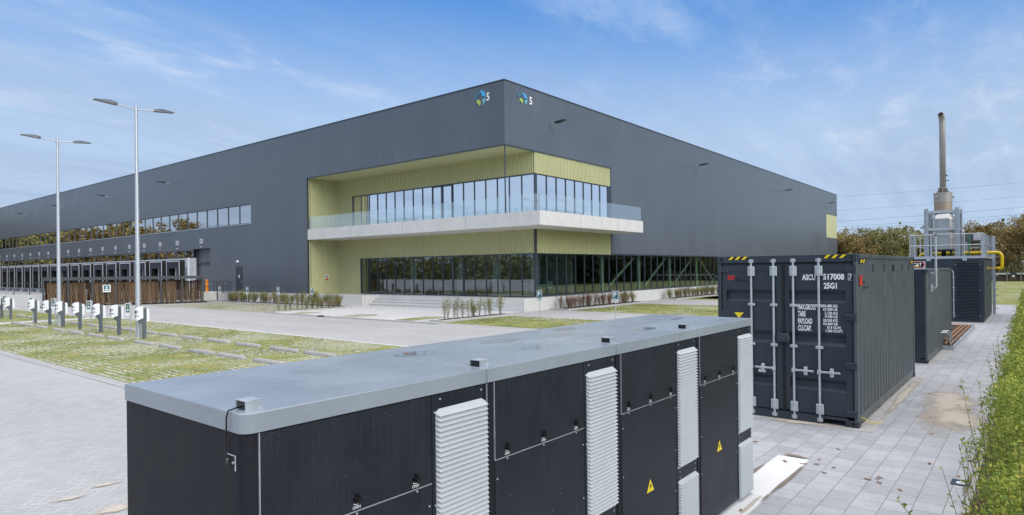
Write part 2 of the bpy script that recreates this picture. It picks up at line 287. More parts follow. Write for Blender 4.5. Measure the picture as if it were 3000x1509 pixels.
# ------------------------------------------------------------------ mesh helpers
class MB:
    def __init__(s): s.v = []; s.f = []; s.sm = False
    def add(s, vs, fs):
        b = len(s.v); s.v += [tuple(v) for v in vs]; s.f += [tuple(b+i for i in f) for f in fs]; return s
    def box(s, x0, x1, y0, y1, z0, z1):
        if x0 > x1: x0, x1 = x1, x0
        if y0 > y1: y0, y1 = y1, y0
        if z0 > z1: z0, z1 = z1, z0
        return s.add([(x0,y0,z0),(x1,y0,z0),(x1,y1,z0),(x0,y1,z0),(x0,y0,z1),(x1,y0,z1),(x1,y1,z1),(x0,y1,z1)], [(0,3,2,1),(4,5,6,7),(0,1,5,4),(1,2,6,5),(2,3,7,6),(3,0,4,7)])
    def bbox(s, x0, x1, y0, y1, z0, z1, b=.005):
        """box with chamfered vertical and top edges"""
        pts = [(x0+b,y0),(x1-b,y0),(x1,y0+b),(x1,y1-b),(x1-b,y1),(x0+b,y1),(x0,y1-b),(x0,y0+b)]
        ins = [(x0+b*1.6,y0+b),(x1-b*1.6,y0+b),(x1-b,y0+b*1.6),(x1-b,y1-b*1.6),(x1-b*1.6,y1-b),(x0+b*1.6,y1-b),(x0+b,y1-b*1.6),(x0+b,y0+b*1.6)]
        vs = [(x,y,z0) for x,y in pts]+[(x,y,z1-b) for x,y in pts]+[(x,y,z1) for x,y in ins]
        fs = [tuple(range(7,-1,-1)), tuple(range(16,24))]
        for k in (0, 8):
            for i in range(8): j = (i+1)%8; fs.append((k+i, k+j, k+8+j, k+8+i))
        return s.add(vs, fs)
    def cyl(s, a, b, r, r2=None, n=12, cap=True):
        a, b = Vector(a), Vector(b); r2 = r if r2 is None else r2; d = (b-a).normalized(); u = d.orthogonal().normalized(); w_ = d.cross(u)
        vs = []
        for c, rr in ((a, r), (b, r2)):
            for i in range(n):
                t_ = 2*math.pi*i/n; vs.append(c+(u*math.cos(t_)+w_*math.sin(t_))*rr)
        fs = [(i, (i+1)%n, n+(i+1)%n, n+i) for i in range(n)]
        if cap: fs += [tuple(range(n-1,-1,-1)), tuple(range(n, 2*n))]
        return s.add(vs, fs)
    def tube(s, pts, r, n=8, radii=None):
        pts = [Vector(p) for p in pts]; vs = []; u = None
        for i, p in enumerate(pts):
            d = (pts[min(i+1, len(pts)-1)]-pts[max(i-1, 0)]).normalized()
            if u is None: u = d.orthogonal().normalized()
            u = (u-d*u.dot(d)).normalized(); w_ = d.cross(u); rr = radii[i] if radii else r
            for k in range(n): a = 2*math.pi*k/n; vs.append(p+(u*math.cos(a)+w_*math.sin(a))*rr)
        fs = []
        for i in range(len(pts)-1):
            for k in range(n): fs.append((i*n+k, i*n+(k+1)%n, (i+1)*n+(k+1)%n, (i+1)*n+k))
        fs += [tuple(range(n-1,-1,-1)), tuple(range((len(pts)-1)*n, len(pts)*n))]
        return s.add(vs, fs)
    def lathe(s, c, prof, n=28):
        vs = []; fs = []
        for r_, z_ in prof:
            for k in range(n): a = 2*math.pi*k/n; vs.append((c[0]+r_*math.cos(a), c[1]+r_*math.sin(a), c[2]+z_))
        for i in range(len(prof)-1):
            for k in range(n): fs.append((i*n+k, i*n+(k+1)%n, (i+1)*n+(k+1)%n, (i+1)*n+k))
        return s.add(vs, fs)
    def prism(s, pts, vec):
        """polygon (3D points) extruded by vec"""
        n = len(pts); vec = Vector(vec); p = [Vector(a) for a in pts]
        return s.add(p+[a+vec for a in p], [tuple(range(n-1,-1,-1)), tuple(range(n, 2*n))]+[(i, (i+1)%n, n+(i+1)%n, n+i) for i in range(n)])
    def build(s, name, m, parent=None, smooth=False, solid=False):
        o = parent; off = Vector((0,0,0))
        while o is not None: off += Vector(o.location); o = o.parent
        me = bpy.data.meshes.new(name); me.from_pydata([tuple(Vector(v)-off) for v in s.v], [], s.f); me.update()
        if m is not None: me.materials.append(MT[m] if isinstance(m, str) else m)
        if smooth: me.polygons.foreach_set('use_smooth', [True]*len(me.polygons))
        ob = bpy.data.objects.new(name, me); COL.objects.link(ob)
        if parent is not None: ob.parent = parent
        return ob
def rect(mb, x0, x1, y0, y1, z): return mb.add([(x0,y0,z),(x1,y0,z),(x1,y1,z),(x0,y1,z)], [(0,1,2,3)])
def poly(mb, pts, z): return mb.add([(x,y,z) for x,y in pts], [tuple(range(len(pts)))])
def thing(name, label, cat, loc=(0,0,0), group=None):
    o = bpy.data.objects.new(name, None); COL.objects.link(o); o.location = loc; o.empty_display_size = .2
    return tag(o, label, cat, group)
def tag(o, label, cat=None, group=None, kind=None):
    if label: o['label'] = label
    if cat: o['category'] = cat
    if group: o['group'] = group
    if kind: o['kind'] = kind
    return o
def struct(o, kind='structure', label=None): o['kind'] = kind; 
CH = {}
def kids(o): return CH.get(o.name) or [c for c in bpy.data.objects if c.parent == o]
def copy_tree(o, loc, label=None, group=None, rot=None):
    def cp(a, par):
        c = a.copy(); COL.objects.link(c); c.parent = par
        for k in KID(a): cp(k, c)
        return c
    c = cp(o, None); c.location = loc
    if rot is not None: c.rotation_euler.z = rot
    if label: c['label'] = label
    if group: c['group'] = group
    return c
_kc = {}
def KID(a):
    if a.name not in _kc: _kc[a.name] = [c for c in bpy.data.objects if c.parent == a]
    return _kc[a.name]
ORD = ['first','second','third','fourth','fifth','sixth','seventh','eighth','ninth','tenth','eleventh','twelfth','thirteenth','fourteenth','fifteenth','sixteenth','seventeenth','eighteenth','nineteenth','twentieth','twenty-first','twenty-second','twenty-third','twenty-fourth','twenty-fifth','twenty-sixth','twenty-seventh','twenty-eighth','twenty-ninth','thirtieth']
def text(mb, s, plane, x, y, h, width=None, off=.012, thick=.003, align='L', spacing=1.0):
    """letters as real thin geometry; plane: (origin, right, up, normal); cap height h, total width stretched to `width`"""
    cu = bpy.data.curves.new('t', 'FONT'); cu.body = s; cu.size = 1; cu.offset = off; cu.resolution_u = 3; cu.space_character = spacing
    ob = bpy.data.objects.new('t', cu); COL.objects.link(ob); dg = bpy.context.evaluated_depsgraph_get(); me = bpy.data.meshes.new_from_object(ob.evaluated_get(dg))
    vs = [v.co.copy() for v in me.vertices]; fs = [tuple(p.vertices) for p in me.polygons]
    bpy.data.objects.remove(ob); bpy.data.curves.remove(cu); bpy.data.meshes.remove(me)
    if not vs: return
    x0 = min(v.x for v in vs); x1 = max(v.x for v in vs); y0 = min(v.y for v in vs); y1 = max(v.y for v in vs)
    sy = h/(y1-y0); sx = (width/(x1-x0)) if width else sy
    O, Rv, U, N = [Vector(a) for a in plane]; W_ = (x1-x0)*sx
    if align == 'C': x -= W_/2
    if align == 'R': x -= W_
    mb.add([O+Rv*(x+(v.x-x0)*sx)+U*(y+(v.y-y0)*sy)+N*thick for v in vs], fs)
def outline(mb, pts, plane, thick=.003):
    O, Rv, U, N = [Vector(a) for a in plane]; mb.prism([O+Rv*a+U*b+N*.0005 for a, b in pts], N*thick)

# ================================================================== SETTING
g = MB(); rect(g, -700, 1500, -900, 1300, -.03); struct(g.build('ground', 'meadow'))
g = MB(); rect(g, -66, 62, 4.6, 175, 0); struct(g.build('driveway', 'herring'))
g = MB(); rect(g, -20, 50.2, .62, 5.0, .004); struct(g.build('pavement', 'tiles'))
# extend the driveway under the left of the cabinets
g = MB(); rect(g, -20, 5.45, .62, 5.0, .008); struct(g.build('driveway_edge', 'herring'))
g = MB(); rect(g, 5.9, 14.3, 11.5, 46.0, .006); struct(g.build('parking_lot', 'gp'))
g = MB(); rect(g, 5.9, 13.4, 47.1, 63, .006); struct(g.build('far_parking_lot', 'gpgreen'))
g = MB(); rect(g, 5.0, 14.7, 46.0, 47.1, .008); struct(g.build('white_path', 'apron'))
g = MB(); rect(g, 5.6, 5.9, 11.5, 46, .008); struct(g.build('parking_edge_band', 'herring'))
g = MB(); poly(g, [(21.3,40.95),(21.3,26.2),(30.6,26.2),(30.6,41.6),(27.2,41.3)], .008); poly(g, [(27.9,41.3),(30.0,41.6),(30.0,48),(28.2,48)], .008); struct(g.build('entrance_apron', 'apron'))
g = MB(); rect(g, 21.9, 27.1, 12.0, 24.5, .006); struct(g.build('grass_paver_bay', 'gpgreen'))
g = MB(); rect(g, 32.4, 41.4, 12.5, 24.1, .006); struct(g.build('grass_paver_bay_far', 'gpgreen'))
g = MB(); rect(g, 48.2, 62, 12, 24.0, .006); struct(g.build('grass_paver_bay_farther', 'gpgreen'))
g = MB(); poly(g, [(21.6,41.1),(27.0,41.35),(27.0,60.0),(21.2,60.0)], .006); struct(g.build('dry_grass_paver_bay', 'gpdry'))
g = MB(); rect(g, 50.2, 118, -6, 26, .006); struct(g.build('grass_verge', 'gpgreen'))
for n_, p_ in (('planting_patch', [(21.55,37.6),(21.55,38.9),(22.9,39.3),(23.6,38.1),(23.2,37.7)]), ('planting_patch_middle', [(21.6,32.0),(21.6,33.5),(23.8,34.2),(24.1,32.8),(23.6,32.1)])):
    g = MB(); poly(g, p_[::-1], .016); struct(g.build(n_, 'gpdry'))
g = MB(); poly(g, [(21.9,26.9),(24.4,26.9),(24.7,27.6),(24.3,28.6),(21.9,28.3)], .016); struct(g.build('planting_patch_green', 'gpgreen'))
def bed(name, x0, x1, y0, y1, kerb=.1):
    g = MB(); n = 26; m_ = 6
    vs = []; fs = []
    for i in range(n+1):
        for j in range(m_+1):
            e = min(i, n-i, j*3, (m_-j)*3); vs.append((x0+(x1-x0)*i/n, y0+(y1-y0)*j/m_, .05+min(e, 3)*.015+random.uniform(-.012, .012)))
    for i in range(n):
        for j in range(m_): a = i*(m_+1)+j; fs.append((a, a+m_+1, a+m_+2, a+1))
    g.add(vs, fs); struct(g.build(name, 'soil', smooth=True))
    k = MB(); L = 1.0; 
    def run(ax, a0, a1, b0, b1):
        c = a0
        while c < a1-.01:
            e = min(a1, c+L)
            if ax == 0: k.bbox(c+.003, e-.003, b0, b1, 0, .1, .012)
            else: k.bbox(b0, b1, c+.003, e-.003, 0, .1, .012)
            c = e
    run(0, x0-.12, x1+.12, y0-.12, y0); run(1, y0, y1, x0-.12, x0); run(1, y0, y1, x1, x1+.12)
    struct(k.build(name.replace('planting_bed', 'kerb').replace('bed', 'kerb'), 'kerb'))
bed('planting_bed', 22.3, 27.6, 24.85, 25.75); bed('planting_bed_beside_plinth', 32.7, 42.8, 24.5, 25.9); bed('planting_bed_farther', 48.0, 60, 24.5, 25.9)
bed('planting_bed_left', 27.15, 28.0, 41.5, 59.5); bed('planting_bed_corner', 22.0, 26.9, 40.75, 41.35)
k = MB(); y = 24.0
while y < 41:
    if not (34.0 < y < 34.9): k.bbox(21.22, 21.36, y+.004, y+.996, 0, .07, .012)
    y += 1.0
struct(k.build('kerb_line', 'kerb'))
k = MB(); rect(k, 14.3, 14.5, 11.5, 46, .01); rect(k, 0.2, 5.4, 4.62, 4.8, .01); struct(k.build('edging_band', 'apron'))
k = MB(); k.bbox(5, 21, 63.05, 63.2, 0, .07, .01); struct(k.build('far_kerb', 'kerb'))
o = MB().box(21.16, 21.22+.16, 34.1, 34.7, .0, .075).build('drain_grate', 'blackm'); tag(o, 'black cast iron drain grate set in the entrance kerb', 'drain')
# concrete foundation slab at the cabinets
g = MB(); g.box(5.2, 8.93, 2.54, 2.97, 0, .012); struct(g.build('concrete_slab', 'slab'))
g = MB(); g.box(10.95, 17.3, 2.12, 4.9, 0, .012); struct(g.build('container_foundation', 'oldslab'))
g = MB(); g.box(19.3, 25.9, 2.15, 4.9, 0, .012); struct(g.build('container_foundation_far', 'oldslab'))
g = MB(); g.box(34.2, 41.2, 1.75, 5.1, 0, .012); struct(g.build('generator_foundation', 'oldslab'))
def patch(name, cx, cy, rx, ry, z, m_, kind='stuff', lab=None, n=40, rings=7):
    mb = MB(); vs = [(cx, cy, z)]; fs = []; edge = [1.0]
    ph = [random.uniform(0, 6.28) for _ in range(5)]
    for r_ in range(1, rings+1):
        for k_ in range(n):
            a = 2*math.pi*k_/n; w_ = 1+.16*math.sin(2*a+ph[0])+.1*math.sin(3*a+ph[1])+.07*math.sin(5*a+ph[2])
            f_ = r_/rings*w_; vs.append((cx+rx*f_*math.cos(a), cy+ry*f_*math.sin(a), z)); edge.append(1-r_/rings)
    for k_ in range(n): fs.append((0, 1+k_, 1+(k_+1)%n))
    for r_ in range(rings-1):
        for k_ in range(n): a = 1+r_*n+k_; b = 1+r_*n+(k_+1)%n; fs.append((a, a+n, b+n, b))
    mb.add(vs, fs); ob = mb.build(name, m_); at = ob.data.attributes.new('edge', 'FLOAT', 'POINT'); at.data.foreach_set('value', edge); ob['kind'] = kind
    return ob
patch('sand', 13.8, 1.35, 3.6, .98, .0085, 'sand'); patch('sand', 12.9, 1.15, 1.7, .75, .0095, 'sand')
patch('sand', 11.05, 3.2, .35, 1.1, .015, 'sand'); patch('sand', 14.5, 2.2, 3.6, .17, .016, 'sand')
patch('sand', 6.9, 2.6, .5, .05, .016, 'sand')
for a in ((2.87,9.59,.25,.16),(2.45,9.35,.3,.14),(2.65,8.5,.35,.2)): patch('sand', a[0], a[1], a[2], a[3], .011, 'sand')
patch('dirt', 9.0, 2.75, .08, .3, .016, 'dirt'); patch('dirt', 7.9, 2.53, 1.2, .05, .016, 'dirt'); patch('dirt', 7.8, 2.99, 1.1, .05, .0155, 'dirt')
for i in range(6): patch('dirt', 6+i*1.5, .63, .9, .12, .0105, 'dirt')

# ================================================================== BUILDING
BX, BY, ZR, ZS = 29.42, 26.89, 14.70, 10.62
YE, XE = 172.0, 112.2
GX, YL, XR = 32.41, 49.54, 41.67
bld = thing('warehouse', 'large dark grey warehouse with an olive green recessed corner entrance and concrete balcony', 'building', (29.42, 26.89, 0))
def wallL(name, rs, m_='facL', x0=BX, x1=BX+.28):
    mb = MB()
    for y0, y1, z0, z1 in rs: mb.box(x0, x1, y0, y1, z0, z1)
    return mb.build(name, m_, bld)
wallL('facade_wall', [(BY, YL, ZS, ZR), (YL, 59.03, .85, ZR), (59.03, YE, 9.14, ZR), (59.03, 67.4, .85, 7.31), (67.4, 71.27, 5.24, 7.31), (71.27, YE, 5.12, 7.31)])
mb = MB(); y0, y1 = BY, BY+.28
for x0, x1, z0, z1 in ((BX+.28, XR, ZS, ZR), (XR, 105.3, 3.83, ZR), (105.3, XE, 3.83, 7.3), (105.3, XE, 11.15, ZR)): mb.box(x0, x1, y0, y1, z0, z1)
mb.build('facade_wall', 'facR', bld)
MB().box(105.3, XE-.02, BY+.05, BY+.2, 7.3, 11.15).build('green_end_panel', 'green', bld)
mb = MB(); mb.box(105.2, 105.3, BY-.02, BY+.1, 7.25, 11.2); mb.box(105.3, XE, BY-.02, BY+.1, 7.22, 7.3); mb.box(105.3, XE, BY-.02, BY+.1, 11.15, 11.22); mb.build('panel_trim', 'frame', bld)
MB().box(XE-.28, XE, BY+.28, YE, 0, ZR).build('rear_wall', 'facL', bld); MB().box(BX+.28, XE-.28, YE-.3, YE, 0, ZR).build('far_wall', 'facR', bld)
mb = MB(); mb.box(BX+.28, XE-.28, BY+.28, YE-.3, 14.3, 14.5); mb.build('roof', 'grey', bld)
mb = MB(); mb.box(BX-.03, BX+.33, BY-.03, YE, ZR, ZR+.07); mb.box(BX+.33, XE+.03, BY-.03, BY+.33, ZR, ZR+.07); mb.build('parapet_cap', 'cap', bld)
mb = MB(); mb.box(BX-.02, BX, BY-.02, YL, ZS-.03, ZS+.04); mb.box(BX, XR, BY-.02, BY, ZS-.03, ZS+.04); mb.box(BX-.02, BX, YL-.02, YL+.05, .85, ZS); mb.box(XR, XR+.06, BY-.02, BY, 3.83, ZS)
mb.box(XR, 105, BY-.015, BY, 3.79, 3.87); mb.build('trim_strip', 'frame', bld)
# recess lining
def corr(mb, a0, a1, z0, z1, plane, axis, nrm, pitch=.17, dep=.06):
    n = int(round((a1-a0)/pitch)); p = (a1-a0)/n; pr_ = []
    for i in range(n): c = a0+i*p; pr_ += [(c, 0), (c+p*.45, 0), (c+p*.55, dep), (c+p*.9, dep)]
    pr_.append((a1, 0)); vs = []
    for zz_ in (z0, z1):
        for a, d_ in pr_: vs.append((a, plane+nrm*d_, zz_) if axis == 0 else (plane+nrm*d_, a, zz_))
    k = len(pr_); return mb.add(vs, [(i, i+1, k+i+1, k+i) for i in range(k-1)])
mb = MB(); corr(mb, 26.98, YL, 9.17, ZS, GX, 1, -1); corr(mb, 47.42, YL, 6.28, 9.17, GX, 1, -1); corr(mb, 26.98, YL, 3.79, 5.41, GX, 1, -1); corr(mb, 46.33, YL, .78, 3.79, GX, 1, -1)
corr(mb, BX+.05, GX, .78, 5.41, YL, 0, -1); corr(mb, BX+.05, GX, 6.28, ZS, YL, 0, -1)
corr(mb, GX, XR, 9.17, ZS, BY+.08, 0, -1); corr(mb, GX, XR, 3.79, 5.41, BY+.08, 0, -1); mb.build('green_cladding', 'green', bld)
mb = MB(); mb.box(BX+.28, GX, BY+.28, YL, ZS, ZS+.1); mb.box(GX-.04, GX+.0, BY+.05, BY+.09, 9.17, ZS); mb.build('soffit', 'green', bld)
mb = MB()   # structural backing behind the cladding
mb.box(GX+.01, GX+.25, BY+.3, YL+.3, 9.17, ZS); mb.box(GX+.01, GX+.25, BY+.3, YL+.3, 3.79, 5.6); mb.box(GX+.01, GX+.25, 47.42, YL+.3, 6.28, 9.17); mb.box(GX+.01, GX+.25, 46.33, YL+.3, 0, 3.79)
mb.box(BX+.28, GX+.25, YL+.02, YL+.25, 0, ZS); mb.box(GX+.0, XR, BY+.1, BY+.3, 9.17, ZS); mb.box(GX, XR, BY+.1, BY+.3, 3.79, 5.41); mb.box(XR, XR+.05, BY+.02, BY+.3, 3.8, ZS); mb.build('recess_backing', 'inner', bld)
# interiors behind the glass
mb = MB(); mb.box(GX+.26, 60, BY+.31, 60, 5.5, 5.7); mb.box(GX+.26, XR+4, BY+.31, YL+10, 9.3, 9.5); mb.box(GX+.26, 110, BY+.31, 44, .5, .84); mb.build('interior_floor', 'innerfloor', bld)
mb = MB(); mb.box(39.8, 40.0, 29.5, 52, .84, 5.5); mb.box(37.5, 37.7, 30, 52, 5.7, 9.3); mb.box(37.6, 44, 33, 33.2, 5.7, 9.3); mb.build('interior_wall', 'innerwall', bld)
mb = MB(); mb.box(40, 111, 38, 38.2, .84, 5.5); mb.box(40.0, 111, BY+.31, 38, 4.2, 4.3); mb.box(40.1, 40.3, 29.5, 38, .84, 4.2)
mb.box(34.5, 34.7, 59, YE-1, 0, 12); mb.box(29.8, 34.5, 58, 58.2, 0, 12); mb.box(29.8, 34.5, 59, YE-1, 5.9, 6.1); mb.box(29.8, 34.5, 59, YE-1, 9.6, 9.8); mb.box(29.8, 34.5, 59, YE-1, 3.6, 3.8); mb.build('interior_partition', 'inner', bld)
for x in [41.45, 47.2, 52.9, 58.7, 64.4, 70, 76, 82]:
    mb = MB(); mb.box(x-.2, x+.2, 27.6, 27.68, .84, 4.2); mb.box(x-.03, x+.03, 27.68, 27.9, .84, 4.2); mb.build('interior_column', 'innergreen', bld)
for xa, xb in ((42.0, 46.4), (48.0, 52.1), (53.5, 57.6), (63.1, 59.0)):
    mb = MB(); dx = (xb-xa); L = math.hypot(dx, 2.6); n_ = Vector((-2.6/L, 0, dx/L))*.07
    a, b = Vector((xa, 27.55, 1.05)), Vector((xb, 27.55, 3.65)); mb.prism([a-n_, b-n_, b+n_, a+n_], (0, .1, 0)); mb.build('diagonal_brace', 'innergreen', bld)
for i in range(9):
    y = 28.2+i*1.9; mb = MB(); k = 9
    vs = []; 
    for zz_ in (1.0, 3.7):
        for j in range(k+1): vs.append((34.4+.08*(j%2), y+j*.1, zz_))
    mb.add(vs, [(j, j+1, k+2+j, k+1+j) for j in range(k)])
    if i in (0, 2, 4, 7): mb.build('curtain', 'curtain', bld)
for x, y in ((36, 41.5), (37.5, 39), (36.2, 36.5), (37.3, 32), (36, 29.5)):
    mb = MB(); mb.box(x-.5, x+.5, y-.4, y+.4, 1.5, 1.55); mb.box(x-.05, x+.05, y-.05, y+.05, .84, 1.5); mb.box(x+.7, x+1.1, y-.25, y+.25, 1.25, 1.32); mb.box(x+1.06, x+1.1, y-.25, y+.25, 1.32, 1.8); mb.build('table', 'white', bld)
# windows: every bay a frame with its pane
def bay(name, axis, plane, a0, a1, z0, z1, gl, fw_=.045, dep=.05, fm='frame', inset=0.0):
    mb = MB()
    def B(p0, p1, q0, q1):
        if axis == 1: mb.box(plane+inset-.02, plane+inset+dep, p0, p1, q0, q1)
        else: mb.box(p0, p1, plane+inset-.02, plane+inset+dep, q0, q1)
    B(a0, a0+fw_, z0, z1); B(a1-fw_, a1, z0, z1); B(a0+fw_, a1-fw_, z0, z0+fw_); B(a0+fw_, a1-fw_, z1-fw_, z1)
    f = mb.build(name, fm, bld); g_ = MB()
    if axis == 1: x = plane+inset+.03; g_.add([(x,a0+fw_,z0+fw_),(x,a1-fw_,z0+fw_),(x,a1-fw_,z1-fw_),(x,a0+fw_,z1-fw_)], [(3,2,1,0)])
    else: y = plane+inset+.03; g_.add([(a0+fw_,y,z0+fw_),(a1-fw_,y,z0+fw_),(a1-fw_,y,z1-fw_),(a0+fw_,y,z1-fw_)], [(0,1,2,3)])
    g_.build('pane', gl, f); return f
n = 18; w_ = (47.4-27.0)/n
for i in range(n):
    a = 27.0+i*w_; dr = i in (7, 8)
    bay('balcony_door' if dr else 'office_window', 1, GX, a+.004, a+w_-.004, 6.3, 9.12, 'glass', .10 if dr else .024, inset=-.03 if dr else 0)
n = 8; w_ = (41.3-32.55)/n
for i in range(n): bay('office_window', 0, BY+.03, 32.55+i*w_+.004, 32.55+(i+1)*w_-.004, 6.3, 9.12, 'glass', .03)
n = 17; w_ = (46.3-27.05)/n
for i in range(n):
    a = 27.05+i*w_; dr = i in (6, 7)
    bay('entrance_door' if dr else 'lobby_window', 1, GX, a+.004, a+w_-.004, .84, 3.76, 'glassg', .07 if dr else .022, inset=-.04 if dr else 0)
n = 70; w_ = 1.118
for i in range(n):
    if 32.45+(i+1)*w_ > XE-1: break
    bay('ground_floor_window', 0, BY+.03, 32.45+i*w_+.003, 32.45+(i+1)*w_-.003, .90, 3.77, 'glassg', .024)
mb = MB(); mb.box(GX-.06, GX+.1, BY+.0, BY+.09, .8, 5.41); mb.box(GX-.06, GX+.12, BY, BY+.1, 6.28, 9.17)
mb.box(GX-.03, GX+.02, 27, 47.4, 9.12, 9.19); mb.box(GX-.03, GX+.02, 27, 46.33, 3.76, 3.81); mb.box(GX-.07, GX+.08, 27.0, 46.33, .78, .84); mb.box(GX, XE-1, BY-.05, BY+.1, .82, .90); mb.box(41.35, XR, BY+.02, BY+.1, 6.28, 9.17); mb.box(GX-.04, GX+.02, 46.33, 46.4, .78, 3.8); mb.box(GX-.04, GX+.02, 47.4, 47.46, 6.28, 9.19)
mb.build('window_surround', 'frame', bld)
w_ = 2.275; i = 0
while 59.06+(i+1)*w_ < YE-1: bay('warehouse_window', 1, BX, 59.06+i*w_+.003, 59.06+(i+1)*w_-.003, 7.33, 9.12, 'glassw', .05, inset=.04); i += 1
i = 0
while 71.3+(i+1)*w_ < YE-1: bay('dock_window', 1, BX, 71.3+i*w_+.003, 71.3+(i+1)*w_-.003, 4.32, 5.10, 'glassw', .05, inset=.04); i += 1
mb = MB(); mb.box(BX-.05, BX+.02, 59, YE, 7.25, 7.32); mb.build('window_sill', 'galv', bld)
# bay for door 28
MB().box(BX+.5, BX+.6, 67.4, 71.27, .85, 5.24).build('recessed_gate', 'facL', bld)
mb = MB(); mb.box(BX+.28, BX+.6, 71.27, 71.35, .85, 5.24); mb.box(BX+.28, BX+.6, 67.32, 67.4, .85, 5.24); mb.box(BX-.02, BX+.3, 67.35, 71.3, 5.2, 5.26); mb.build('gate_reveal', 'frame', bld)
MB().box(BX, BX+.28, 71.3, YE, -.2, 4.30).build('dock_wall', 'white_panel', bld)
# plinths, terrace
MB().box(BX-.03, BX+.4, 45.5, 67.4, 0, .85).build('plinth', 'concrete_w', bld)
mb = MB(); mb.box(BX+.02, GX+.0, 42.0, YL, 0, .78); mb.box(30.85, GX+.26, 26.3, 42.0, 0, .78); mb.box(30.0, 30.85, 26.2, 28.2, 0, .78); mb.build('terrace', 'concrete_w', bld)
mb = MB(); mb.box(30.02, 30.2, 25.95, 26.2, 0, .8)
x = 30.2
while x < 110: mb.box(x+.006, min(x+6.2, 111)-.006, 26.0, BY-.02, 0, .82); x += 6.2
mb.build('plinth', 'concrete_w', bld)
mb = MB()
for k_ in range(3): mb.box(29.975+k_*.3, 30.85, 28.2, 41.9, k_*.195, (k_+1)*.195-.05); mb.box(29.94+k_*.3, 30.85, 28.2, 41.9, (k_+1)*.195-.05, (k_+1)*.195)
mb.box(29.6, 31.2, 41.9, 42.0-.004, 0, .80)
tag(mb.build('entrance_steps', 'concrete'), 'wide pale concrete steps leading up to the entrance terrace', 'steps')
# balcony
bal = MB(); bal.box(BX, GX, BY-2.79, YL, 5.41, 6.28); bal.box(GX, 41.87, BY-2.79, BY, 5.41, 6.28); b_o = bal.build('balcony', 'concrete', bld)
mb = MB()
for y in (30.5, 37, 43.3): mb.box(BX-.004, BX+.01, y, y+.02, 5.41, 6.28)
for x in (33.7, 38.3): mb.box(x, x+.02, BY-2.794, BY-2.78, 5.41, 6.28)
mb.build('joint', 'post', b_o)
segs = []; y = 24.27
while y < 49.3: segs.append((1, y, min(y+1.56, 49.45))); y += 1.575
x = 29.6
while x < 41.7: segs.append((0, x, min(x+1.5, 41.8))); x += 1.52
for ax, a, b in segs:
    mb = MB()
    if ax: mb.box(BX+.10, BX+.115, a, b, 6.28, 7.33)
    else: mb.box(a, b, BY-2.69, BY-2.675, 6.28, 7.33)
    mb.build('glass_panel', 'glassr', b_o)
MB().box(BX+.07, BX+.13, 24.2, 24.26, 6.28, 7.36).build('railing_post', 'galv', b_o)
MB().cyl((29.5, 26.97, 6.28), (29.5, 26.97, ZS), .045, n=12).build('balcony_column', 'steel_dark', bld)
for y in (29.5, 35.2, 41, 46): MB().lathe((30.9, y, ZS-.025), [(0, 0), (.11, 0), (.13, .03)], 14).build('downlight', 'rodzinc', bld)
for x, y in ((30.9, 30), (30.9, 36.5), (30.9, 43), (35, 25.4), (39.5, 25.4)): MB().lathe((x, y, 5.385), [(0, 0), (.11, 0), (.13, .03)], 14).build('downlight', 'rodzinc', bld)
# service door
mb = MB(); mb.box(BX-.02, BX, 60.85, 62.0, .88, 3.2); d_ = mb.build('service_door', 'steel_dark', bld)
mb = MB(); mb.box(BX-.035, BX, 60.78, 60.85, .85, 3.28); mb.box(BX-.035, BX, 62.0, 62.07, .85, 3.28); mb.box(BX-.035, BX, 60.85, 62.0, 3.2, 3.28); mb.build('door_frame', 'frame', d_)
MB().box(BX-.05, BX-.02, 61.0, 61.12, 1.85, 1.92).build('handle', 'galv', d_)
mb = MB(); mb.box(BX-.026, BX-.02, 61.35, 61.5, 2.2, 2.5); mb.build('door_notice', 'white', d_)
# docks
sh = [(73.37+4.54*i, 73.37+4.54*i+3.5) for i in range(8)]; sh += [(109.7, 118.1)]; sh += [(119.0+4.55*i, 119.0+4.55*i+3.55) for i in range(10)]
for k_, (a, b) in enumerate(sh):
    mb = MB(); mb.box(28.92, BX, a, b, 3.95, 4.12); mb.box(28.92, BX, a, a+.5, .62, 3.95); mb.box(28.92, BX, b-.5, b, .62, 3.95); s_ = mb.build('dock_shelter', 'blackm', bld)
    mb = MB(); mb.box(28.89, 28.92, a+.1, b-.1, 3.97, 4.04); mb.box(28.89, 28.92, a+.1, a+.16, .62, 3.97); mb.box(28.89, 28.92, b-.16, b-.1, .62, 3.97); mb.build('white_edge', 'white', s_)
    mb = MB(); mb.box(28.9, 28.915, a+.16, b-.16, 3.24, 3.95); mb.box(28.9, 28.915, a+.16, a+.85, .62, 3.24); mb.box(28.9, 28.915, b-.75, b-.16, .62, 3.24)
    if b-a > 5: mb.box(28.9, 28.93, (a+b)/2-.7, (a+b)/2+.7, .62, 3.24)
    mb.build('curtain', 'dockgrey', s_)
    mb = MB(); mb.box(29.3, 29.4, a+.5, b-.5, .62, 3.95); mb.build('dock_door', 'black', s_)
    MB().box(29.24, 29.3, (a+b)/2-.12, (a+b)/2+.2, .62, 3.3).build('door_strip', 'white_panel', s_)
    mb = MB(); mb.box(28.95, 29.41, a-.5, a+.3, -.3, .45); mb.build('rubber_buffer', 'grey', s_)
    for q_ in range(6): pass
o = MB(); o.box(28.9, 29.0, 71.25, 71.4, .8, 4.3); o.build('corner_trim', 'white', bld)

